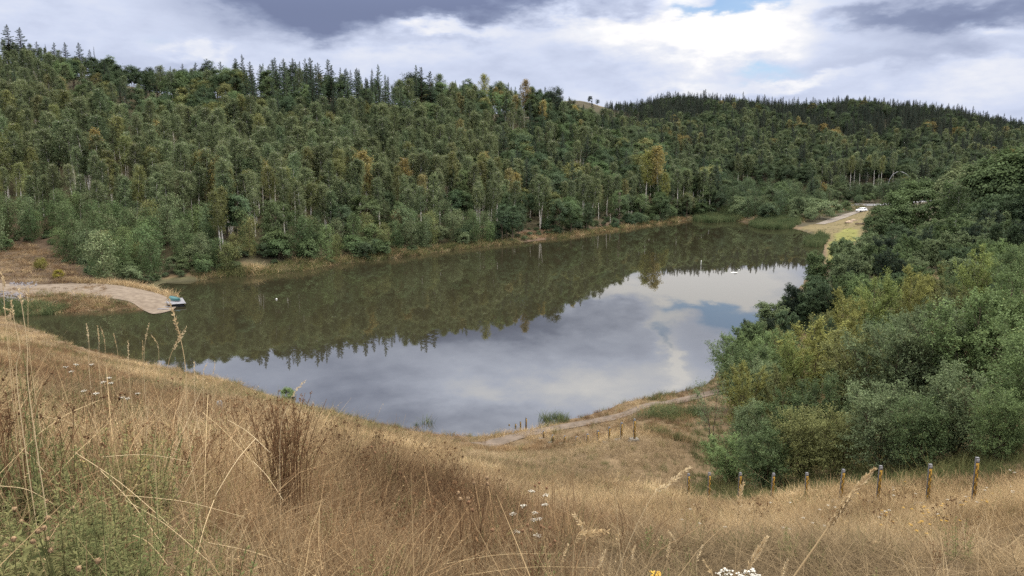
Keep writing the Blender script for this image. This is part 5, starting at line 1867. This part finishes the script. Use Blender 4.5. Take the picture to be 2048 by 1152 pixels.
M['buoy'] = plain('white_float', (0.6, 0.6, 0.58), 0.5, var=0.08)
blob('buoy', 553, 599, 0.13, 0.13, 0.13, M['buoy'], 'small white buoy alone on the dark water', 'buoy', 0.05)
blob('buoy', 1478, 541, 0.16, 0.16, 0.16, M['buoy'], 'tiny white float near the pale floating sheet', 'buoy', 0.04)
blob('floating_sheet', 1468, 545, 0.75, 0.45, 0.05, M['buoy'], 'flat oval white sheet floating on the lake below the far hill', 'float', 0.02)
c = at(1402, 530, z=0)
b = MB()
b.tube([(0, 0, -1), (0, 0, 0.3), (0.02, 0, 0.95)], [0.06, 0.06, 0.05], 8)  # plain white upright rising out of the water
tag(b.obj('upright_bar', M['buoy'], loc=(c[0], c[1], 0)), 'white stake standing upright in the water near the far end', 'bar')

# ------------------------------------------------------------------ single plants near the camera
def head_quads(b, cv, hl, r_, rr, n, size, m=0, up=0.6):
    """spikelets along the last stretch hl of the curve"""
    seg = np.linalg.norm(np.diff(cv, axis=0), axis=1)
    L = np.concatenate([[0], np.cumsum(seg)])
    s = rr.uniform(max(L[-1] - hl, 0), L[-1], n)
    P_ = np.stack([np.interp(s, L, cv[:, k_]) for k_ in range(3)], 1)
    d_ = unit(cv[-1] - cv[-3])
    off = rr.normal(size=(n, 3))
    off -= (off @ d_)[:, None] * d_
    off = unit(off)
    f = 1 - 0.75 * np.abs((s - (L[-1] - hl * 0.62)) / (hl * 0.62))
    f = np.clip(f, 0.2, 1)
    ax = unit(off + d_ * up * 2)
    sd_ = unit(np.cross(ax, rr.normal(size=(n, 3))))
    a0 = P_ + off * (r_ * f * 0.15)[:, None]
    ln = (size * rr.uniform(0.7, 1.3, n) * (0.5 + 0.5 * f))[:, None]
    w_ = ln * 0.15
    b.quads(np.stack([a0, a0 + ax * ln * 0.5 + sd_ * w_, a0 + ax * ln, a0 + ax * ln * 0.5 - sd_ * w_], 1), m, np.clip(rr.normal(0.6, 0.2, n), 0, 1))


def stalk(way, Y, label, group=None, head=0.16, hr=0.012, size=0.016, n=120, rad=0.0016, Yt=None, mat='stalk', base_px=None, seed=0, side=None):
    """way: photo points from the lowest seen to the tip; the base drops on to the ground"""
    rr = np.random.default_rng(seed + 1000)
    Yt = Y if Yt is None else Yt
    k_ = len(way)
    pts_ = [at(px, py, Y=Y + (Yt - Y) * (i + 1) / k_) for i, (px, py) in enumerate(way)]
    x0 = at(base_px if base_px is not None else way[0][0] + (way[0][0] - way[-1][0]) * 0.35, 700, Y=Y)[0]
    base = np.array((x0, Y, gz(x0, Y)))
    cv = catmull(np.array([base] + pts_), 6, closed=False)
    r = thing('grass_stalk', label, 'grass', tuple(base), 0, group)
    b = MB()
    b.tube(cv - base, np.linspace(rad * 1.3, rad * 0.6, len(cv)), 5, tint=0.5)
    b.obj('stem', M[mat], r)
    b = MB()
    head_quads(b, cv - base, head, hr, rr, n, size)
    if side is not None:
        i = int(len(cv) * side[0])
        p0 = cv[i] - base
        t_ = np.linspace(0, 1, 6)[:, None]
        e = at(side[1], side[2], Y=Yt) - base
        c2 = p0 + (e - p0) * t_ + np.array((0, 0, 0.01)) * np.sin(t_ * math.pi)
        b.tube(c2, 0.0008, 4)
        head_quads(b, c2, np.linalg.norm(e - p0) * 0.8, hr * 0.7, rr, n // 2, size)
    b.obj('seed_head', M['stalk'], r)
    return r


stalk([(1300, 1560), (1590, 1150), (1690, 1008), (1749, 936)], 1.9, 'largest pale grass stalk leaning right across the front of the gauge posts', head=0.20, hr=0.008, size=0.015, n=340, rad=0.0028, base_px=1120, seed=1, side=(0.80, 1662, 1052))
stalk([(1467, 1300), (1470, 1150), (1478, 1010), (1487, 965)], 2.6, 'upright grass stalk in front of the seventh gauge post', head=0.13, n=130, rad=0.0016, seed=2)
stalk([(1462, 1300), (1478, 1120), (1495, 1050), (1506, 1004)], 2.8, 'faint thin grass stalk right of the upright one', head=0.10, n=70, rad=0.0013, seed=3)
stalk([(1440, 1300), (1490, 1152), (1512, 1110), (1534, 1074)], 2.4, 'short grass stalk with feathery head at the bottom, left of the largest stalk', head=0.13, n=170, rad=0.0015, seed=4)
stalk([(1240, 1130), (1300, 1000), (1335, 970), (1380, 934)], 3.4, 'drooping grass head left of the leftmost upper gauge post', head=0.20, n=120, size=0.022, rad=0.0014, seed=5)
stalk([(1245, 1200), (1232, 1000), (1230, 975), (1238, 943)], 3.6, 'thin grass head standing over the dark hollow', head=0.10, n=80, rad=0.0012, seed=6)
stalk([(1140, 1250), (1150, 1085), (1180, 1068), (1216, 1062)], 2.6, 'bent grass head lying almost flat near the white flowers', head=0.14, n=140, size=0.022, rad=0.0014, seed=7)
stalk([(1175, 1250), (1170, 1072), (1162, 1050), (1148, 1028)], 2.7, 'grass head nodding left just above the flat one', head=0.09, n=80, size=0.018, rad=0.0013, seed=8)
stalk([(1245, 1300), (1246, 1152), (1241, 1110), (1235, 1068)], 2.3, 'bare pale straw standing at the bottom centre right', head=0.03, n=20, rad=0.0016, seed=9)
stalk([(380, 900), (371, 735), (352, 645), (330, 580)], 3.6, 'tall grass stalk with long head beside the dock', head=0.26, n=120, size=0.017, hr=0.007, rad=0.0018, seed=10, base_px=392)
stalk([(310, 900), (335, 735), (352, 690), (373, 655)], 3.6, 'grass stalk leaning right across the tall one by the dock', head=0.13, n=80, size=0.015, hr=0.007, rad=0.0014, seed=11, base_px=290)
for k_, w_ in enumerate([[(180, 760), (178, 690), (176, 670), (172, 646)], [(200, 760), (198, 690), (197, 672), (195, 651)], [(214, 760), (210, 690), (207, 672), (201, 653)], [(240, 770), (235, 705), (232, 688), (227, 666)], [(260, 775), (257, 710), (257, 695), (256, 681)],
                         [(290, 790), (288, 715), (291, 680), (298, 647)], [(286, 790), (285, 712), (286, 700), (285, 681)], [(322, 790), (318, 722), (316, 690), (302, 670)], [(391, 810), (389, 745), (389, 735), (388, 721)], [(409, 830), (406, 750), (410, 735), (414, 727)], [(426, 830), (426, 755), (428, 740), (430, 722)]]):
    stalk(w_, 7.5 + (k_ % 4) * 0.8, 'pale seed headed grass standing out against the dark water on the left', 'seed headed grasses against the water', head=0.20, n=50, size=0.019, hr=0.008, rad=0.0020, seed=20 + k_)
stalk([(560, 880), (575, 815), (590, 785), (612, 760)], 5.0, 'pinkish grass head leaning over the lone shore bush', head=0.16, n=60, size=0.018, rad=0.0013, seed=40)
for k_, w_ in enumerate([[(60, 800), (55, 700), (48, 640), (38, 575)], [(35, 780), (40, 700), (30, 650), (22, 600)], [(20, 700), (22, 640), (20, 620), (8, 617)], [(8, 600), (10, 575), (8, 560), (0, 545)], [(70, 790), (58, 690), (56, 640), (56, 578)]]):
    stalk(w_, 3.4 + 0.3 * k_, 'dry stalk at the left edge reaching over the inlet', 'dry stalks at the left edge', head=0.08, n=40, size=0.015, rad=0.0018, seed=50 + k_)
for k_, (px, py, Y) in enumerate([(1120, 1090, 3.4), (1195, 1100, 3.6), (1260, 1090, 4), (1330, 1085, 4), (1390, 1090, 3.8), (1290, 1040, 6), (1350, 1060, 5), (900, 940, 9), (990, 950, 9), (660, 880, 9), (720, 850, 12), (505, 800, 10), (1420, 1120, 3.2), (1560, 1120, 3.4), (1820, 1120, 5), (1960, 1100, 5)]):
    stalk([(px + 8, py + 160), (px + 4, py + 70), (px + 4, py + 30), (px + rnd.choice((-14, 10, 16)), py)], Y, 'fine pale grass stalk rising above the dry turf', 'fine grass stalks in the dry turf', head=0.10, n=60, size=0.014, rad=0.0013, seed=70 + k_)

# long pale straws lying across the growth
for k_, (x1, y1, Y1, x2, y2, Y2) in enumerate([(0, 972, 3.4, 110, 1010, 3.6), (150, 905, 4.4, 350, 1060, 3.6), (265, 1070, 3.2, 335, 1130, 3.0), (405, 825, 6.2, 505, 925, 5.6), (505, 922, 5.6, 566, 1000, 5.2), (512, 876, 5.4, 430, 992, 4.6), (428, 1000, 4.2, 384, 1152, 3.6),
                                              (45, 832, 5.0, 175, 858, 5.2), (30, 893, 4.4, 90, 945, 4.2), (205, 914, 4.6, 372, 922, 5.0), (240, 990, 4.0, 490, 1035, 4.4), (250, 1000, 3.8, 420, 1125, 3.4), (200, 940, 4.4, 330, 1095, 3.6), (415, 1085, 3.8, 620, 1150, 4.0), (60, 880, 4.8, 200, 800, 5.4),
                                              (416, 790, 6.4, 408, 1010, 5.0), (455, 840, 6.0, 540, 905, 5.4), (880, 1130, 4.4, 1110, 1108, 4.6), (920, 1152, 4.2, 1200, 1136, 4.2)]):
    p1, p2 = at(x1, y1, Y=Y1), at(x2, y2, Y=Y2)
    for q in (p1, p2):
        q[2] = max(q[2], gz(q[0], q[1]) + 0.06)
    mid = (p1 + p2) / 2 + np.array((0, 0, 0.03))
    b = MB()
    cv = catmull(np.array([p1, mid, p2]), 5, closed=False) - p1
    b.tube(cv, np.linspace(0.0022, 0.0014, len(cv)), 5, tint=0.6)
    tag(b.obj('fallen_straw', M['stalk'], loc=tuple(p1)), 'long pale straw lying across the dry growth on the near slope', 'straw', 'fallen straws on the near slope')


def yarrow(px, py, Y, label, group, s=1.0, seed=0, flower=M['petal']):
    rr = np.random.default_rng(seed)
    tp = at(px, py, Y=Y)
    g0 = gz(tp[0], tp[1])
    H = max(tp[2] - g0, 0.12)
    r = thing('yarrow_plant', label, 'flower', (tp[0], tp[1], g0), 0, group)
    b = MB()
    lean = rr.normal(0, 0.03, 2)
    cv = np.array([(lean[0] * 2, lean[1] * 2, -0.02), (lean[0], lean[1], H * 0.5), (0, 0, H - 0.035 * s)])
    b.tube(catmull(cv, 5, closed=False), 0.002, 5, tint=0.4)
    tops = []
    n = rr.integers(9, 14)
    for i in range(n):
        a, q_ = i * 2.4, math.sqrt((i + 0.5) / n)
        e = np.array((math.cos(a) * q_ * 0.045 * s, math.sin(a) * q_ * 0.045 * s, H - 0.012 * q_ * s + rr.normal(0, 0.003)))
        tops.append(e)
        b.tube([(0, 0, H - 0.05 * s), e * (0.6, 0.6, 1) - (0, 0, 0.018 * s), e], 0.001, 4, tint=0.4)
    P_ = np.stack([np.zeros(16), np.zeros(16), rr.uniform(0.05, H * 0.7, 16)], 1) + rr.normal(0, 0.03, (16, 3)) * (1, 1, 0.3)
    b.quads(leaves(P_, 0.022, 0.25, (0, 0, 1), rr), 0, 0.5)
    b.obj('stem', M['green'], r)
    f = MB()
    for e in tops:
        m_ = 9
        off = rr.normal(0, 0.0075 * s, (m_, 3)) * (1, 1, 0.35)
        f.quads(leaves(e + off, 0.0065 * s, 0.9, (0, 0, 1.5), rr, 0.5), 0, 0.5)
    f.obj('flower_head', flower, r)
    return r


for k_, (px, py, Y) in enumerate([(1064, 981, 8.4), (1092, 989, 8.2), (1047, 1010, 7.6), (1026, 1026, 7.2), (1070, 1024, 7.4), (1077, 1037, 7.0), (1032, 1062, 6.4), (1075, 1070, 6.4), (1090, 1008, 7.8), (1068, 1038, 7.1)]):
    yarrow(px, py, Y, 'white yarrow in the flowering group at the centre of the near slope', 'white yarrow at the centre of the slope', 0.7, 200 + k_)
for k_, (px, py, Y) in enumerate([(130, 733, 9.5), (152, 728, 10), (183, 728, 10.5), (218, 755, 9), (206, 763, 8.6), (222, 765, 8.8), (167, 781, 8), (192, 786, 8), (244, 794, 8), (275, 786, 9), (255, 796, 8.4), (142, 742, 9)]):
    yarrow(px, py, Y, 'white yarrow on the left slope below the dark water', 'white yarrow on the left slope', 0.6, 230 + k_)
yarrow(1448, 1142, 3.0, 'white flower cut by the bottom edge, left of its neighbour', None, 0.75, 260)
yarrow(1500, 1146, 3.0, 'larger white flower cut by the bottom edge, below the feathery stalk', None, 0.95, 261)
yarrow(1312, 1146, 3.1, 'single orange yellow flower at the bottom edge', None, 0.55, 262, M['yellow'])
rng = np.random.default_rng(31)
for k_ in range(46):
    px, Y = rng.uniform(1360, 2040), rng.uniform(17, 27)
    p_ = at(px, 900, Y=Y)
    z = gz(p_[0], p_[1]) + rng.uniform(0.32, 0.5)
    py = 576 - F * math.tan(math.atan2(z - CAMZ, Y) + PITCH)
    yel = 1700 < px < 1990 and rng.uniform() < 0.55
    yarrow(px, py, Y, 'small yellow flower in front of the gauge post row' if yel else 'small cream flower in front of the gauge post row', 'small yellow flowers by the posts' if yel else 'small cream flowers by the posts', 0.9, 300 + k_, M['yellow'] if yel else M['petal'])


for k_ in range(30):
    px, Y = rng.normal(1855, 55), rng.uniform(15.5, 21)
    p_ = at(px, 900, Y=Y)
    z = gz(p_[0], p_[1]) + rng.uniform(0.30, 0.46)
    py = 576 - F * math.tan(math.atan2(z - CAMZ, Y) + PITCH)
    yarrow(px, py, Y, 'small yellow flower in the yellow patch below the two tallest gauge posts', 'yellow flower patch below the tallest posts', 0.75, 360 + k_, M['yellow'])


def headed(px_list, Y, label, group=None, hr=0.016, mat='brownhead', stem='brown_stem', seed=0, leafy=False, name='dried_knapweed', cat='plant'):
    """a dry plant: one stem from the ground that branches to a round head at every photo point"""
    rr = np.random.default_rng(seed)
    tops = [at(px, py, Y=Y + rr.normal(0, 0.12)) for px, py in px_list]
    cx_ = np.mean([t_[0] for t_ in tops]) - 0.02
    g0 = gz(cx_, Y)
    r = thing(name, label, cat, (cx_, Y, g0), 0, group)
    base = np.array((cx_, Y, g0))
    zt = max(t_[2] for t_ in tops) - g0
    b = MB()
    fork = np.array((0.0, 0.0, zt * 0.45))
    b.tube([(0.01, 0, -0.02), fork * 0.5 + (0.01, 0, 0), fork], [0.0035, 0.003, 0.0026], 5, tint=0.5)
    for t_ in tops:
        e = t_ - base
        k2 = fork * rr.uniform(0.7, 1.0)
        m_ = k2 + (e - k2) * 0.5 + (0, 0, 0.02)
        b.tube(catmull(np.array([k2, m_, e]), 4, closed=False), 0.0018, 5, tint=0.5)
    n = 26 if leafy else 10
    P_ = np.stack([np.zeros(n), np.zeros(n), rr.uniform(0.05, zt * 0.8, n)], 1) + rr.normal(0, 0.035, (n, 3)) * (1, 1, 0.3)
    b.quads(leaves(P_, 0.04 if leafy else 0.022, 0.2, (0, 0, 0.6), rr), 0, np.clip(rr.normal(0.45, 0.2, n), 0, 1))
    b.obj('stem', M[stem], r)
    for t_ in tops:
        f = MB()
        e = t_ - base
        m_ = 46
        d_ = unit(rr.normal(size=(m_, 3)) + (0, 0, 0.25))
        f.quads(leaves(e + d_ * hr * 0.72 * rr.uniform(0.8, 1.1, (m_, 1)), hr * 0.42, 0.55, d_, rr, 0.5), 0, 0.5)
        nl, nn = 5, 8
        V = [(hr * 0.72 * math.sin(math.pi * i / nl) * math.cos(6.283 * j / nn), hr * 0.72 * math.sin(math.pi * i / nl) * math.sin(6.283 * j / nn), hr * 0.8 * math.cos(math.pi * i / nl)) for i in range(1, nl) for j in range(nn)]
        q = [(i * nn + j, (i + 1) * nn + j, (i + 1) * nn + (j + 1) % nn, i * nn + (j + 1) % nn) for i in range(nl - 2) for j in range(nn)]
        V += [(0, 0, hr * 0.8), (0, 0, -hr * 0.8)]
        tt = [(j, (j + 1) % nn, (nl - 1) * nn) for j in range(nn)] + [((nl - 2) * nn + (j + 1) % nn, (nl - 2) * nn + j, (nl - 1) * nn + 1) for j in range(nn)]
        f.indexed(np.array(V) + e, q, tt)
        f.obj('seed_head', M[mat], r)
    return r


for k_, (pl_, Y, hr, lab) in enumerate([
    ([(743, 894), (750, 905), (767, 892), (772, 904), (787, 886)], 7.5, 0.016, 'dried thistle like plant with five heads left of centre'),
    ([(948, 966), (974, 956), (975, 968)], 5.2, 0.016, 'tall dark stemmed plant with pale tufted heads at the centre'),
    ([(917, 986), (936, 997), (920, 998)], 4.8, 0.016, 'dried plant with round tan heads left of the dark stemmed one'),
    ([(1078, 966), (1070, 972), (1093, 976)], 6.6, 0.016, 'dried plant with brown heads above the white yarrow'),
    ([(1055, 1050), (1062, 1060), (1082, 1052), (1087, 1056), (1100, 1056)], 4.6, 0.013, 'group of brown heads below the white yarrow'),
    ([(1045, 1062), (1043, 1087), (1100, 1090), (1110, 1082)], 4.2, 0.012, 'lower brown headed plant below the yarrow'),
    ([(715, 932), (727, 930), (733, 940)], 7.0, 0.012, 'small dried plant with dark heads at the left of centre'),
    ([(316, 762), (344, 757), (361, 757), (360, 775), (353, 778)], 8.0, 0.014, 'dried plant with dark round heads near the slope edge'),
    ([(300, 838), (305, 820), (275, 795)], 7.0, 0.013, 'dark headed dried plant on the left slope'),
    ([(945, 1020), (937, 1005), (985, 1060)], 4.4, 0.014, 'reddish dried plant at the bottom centre'),
    ([(644, 905), (652, 908), (630, 938)], 6.8, 0.013, 'dried plant right of the dark stem clump'),
    ([(800, 945), (812, 962), (846, 955)], 7.2, 0.012, 'dried plant on the slope between clump and centre')]):
    headed(pl_, Y, lab, 'dried headed plants on the slope', hr, 'tanhead' if k_ in (1, 2) else 'brownhead', seed=400 + k_)
for k_, (pl_, Y, lab) in enumerate([
    ([(92, 1002), (78, 1012)], 3.2, 'green plant with tan head, highest of the two beside the left edge'), ([(145, 1016), (147, 1021)], 3.1, 'green plant with a tan round head right of the pair'),
    ([(96, 1036), (76, 1062), (88, 1056), (95, 1078)], 2.8, 'green plant with a cluster of tan round heads at the lower left'), ([(43, 1043), (28, 1018)], 3.0, 'green plant with tan heads close to the left edge'),
    ([(27, 1078), (10, 1092)], 2.7, 'lowest tan headed plant at the left edge'), ([(157, 1137), (196, 1122)], 2.5, 'tan headed plant cut by the bottom edge'), ([(101, 1100), (66, 1083)], 2.7, 'tan headed plant just under the cluster')]):
    headed(pl_, Y, lab, 'tan headed green plants at the lower left', 0.013, 'tanhead', 'green', seed=430 + k_, leafy=True, name='tan_headed_plant')


def leafy(px, py, Y, label, group, seed, mat='green', n=90, ll=0.04, spike=False):
    rr = np.random.default_rng(seed)
    tp = at(px, py, Y=Y)
    g0 = gz(tp[0], tp[1])
    H = max(tp[2] - g0, 0.25)
    r = thing('leafy_plant', label, 'plant', (tp[0], tp[1], g0), 0, group)
    b, f = MB(), MB()
    for q_ in range(3):
        o_ = rr.normal(0, 0.05, 2) * (q_ > 0)
        h_ = H * (1 if q_ == 0 else rr.uniform(0.6, 0.95))
        cv = catmull(np.array([(o_[0] * 0.4, o_[1] * 0.4, -0.02), (o_[0], o_[1], h_ * 0.5), (o_[0] * 1.6 + rr.normal(0, 0.02), o_[1] * 1.6, h_)]), 5, closed=False)
        b.tube(cv, np.linspace(0.0035, 0.001, len(cv)), 5, tint=0.5)
        t_ = rr.uniform(0.08, 1.0, n)
        P0 = on_curve(cv, t_)
        a = rr.uniform(0, 6.283, n)
        L = ll * (1.25 - 0.85 * t_) * rr.uniform(0.7, 1.2, n)
        d_ = unit(np.stack([np.cos(a), np.sin(a), np.full(n, 0.55)], 1))
        sdv = unit(np.cross(d_, (0, 0, 1.0)))
        w_ = (L * 0.11)[:, None]
        P1 = P0 + d_ * (L * 0.5)[:, None]
        P2 = P0 + d_ * L[:, None] - np.array((0, 0, 1.0)) * (L * 0.25)[:, None]
        f.quads(np.stack([P0, P1 + sdv * w_, P2, P1 - sdv * w_], 1), 0, np.clip(rr.normal(0.4 + 0.15 * (q_ == 1), 0.18, n), 0, 1))
    b.obj('stem', M[mat], r)
    f.obj('leaves', M[mat], r)
    return r


rng = np.random.default_rng(44)
for k_ in range(46):
    px, Y = rng.uniform(-20, 320), rng.uniform(2.5, 5.4)
    py = rng.uniform(905, 1100) - (60 if Y > 4 else 0)
    leafy(px, py, Y, 'narrow leaved green plant in the green patch at the lower left', 'green plants at the lower left', 500 + k_, n=120, ll=0.05)
for k_, (px, py, Y) in enumerate([(215, 880, 5.0), (232, 905, 4.6), (200, 895, 4.8), (110, 850, 5.4), (170, 960, 4.0), (60, 745, 4.6)]):
    leafy(px, py, Y, 'pale green upright plant among the straw on the left', 'pale green upright plants on the left', 540 + k_, n=120, ll=0.03)
leafy(48, 700, 4.2, 'tall mugwort like plant at the left edge, dark against the pale slope', None, 560, n=140, ll=0.045)
leafy(183, 1040, 3.1, 'small yellow leaved plant inside the green patch', None, 561, n=60, ll=0.05)

# the dark clump of dead stems
def clump(px, py_top, px_base, Y, n, w_, label, seed, hmin=0.55):
    rr = np.random.default_rng(seed)
    tp = at(px, py_top, Y=Y)
    bx = at(px_base, 800, Y=Y)[0]
    g0 = gz(bx, Y)
    H = tp[2] - g0
    r = thing('dead_stem_clump', label, 'plant', (bx, Y, g0), 0)
    b, f = MB(), MB()
    for i in range(n):
        o_ = rr.normal(0, w_ * 0.35, 2)
        e_ = o_ * 1.6 + rr.normal(0, w_ * 0.30, 2)
        h_ = H * rr.uniform(hmin, 1.0)
        cv = catmull(np.array([(o_[0], o_[1], -0.03), (o_[0] * 1.1, o_[1] * 1.1, h_ * 0.55), (e_[0], e_[1], h_)]), 5, closed=False)
        b.tube(cv, np.linspace(0.0048, 0.0018, len(cv)), 5, tint=np.clip(rr.normal(0.5, 0.2), 0, 1))
        for k2 in range(rr.integers(1, 5)):
            t_ = rr.uniform(0.6, 1.0)
            p0 = on_curve(cv, np.array(t_))
            d_ = unit(np.array((rr.normal(0, 0.6), rr.normal(0, 0.6), 1.0)))
            L = rr.uniform(0.05, 0.16)
            p1 = p0 + d_ * L
            f.tube([p0, (p0 + p1) / 2 + rr.normal(0, 0.005, 3), p1], 0.0016, 4, tint=0.3)
            f.quads(leaves(p1 + rr.normal(0, 0.006, (6, 3)), 0.008, 0.7, (0, 0, 1), rr, 1.0), 0, 0.25)
    b.obj('stems', M['brown_stem'], r)
    f.obj('dry_tops', M['brown_stem'], r)
    return r


clump(562, 788, 562, 6.4, 78, 0.25, 'dense dark brown clump of dead stems on the left slope', 600)
clump(385, 850, 375, 6.0, 26, 0.34, 'looser clump of dark dead stems left of the dense one', 601, 0.45)
clump(330, 830, 335, 7.5, 14, 0.30, 'few thin dark dead stems far left of the dense clump', 602, 0.5)
clump(20, 740, 15, 4.2, 12, 0.22, 'dark dead stems at the left edge', 603, 0.5)
print('grass', n_grass, 'objects', len(bpy.data.objects))
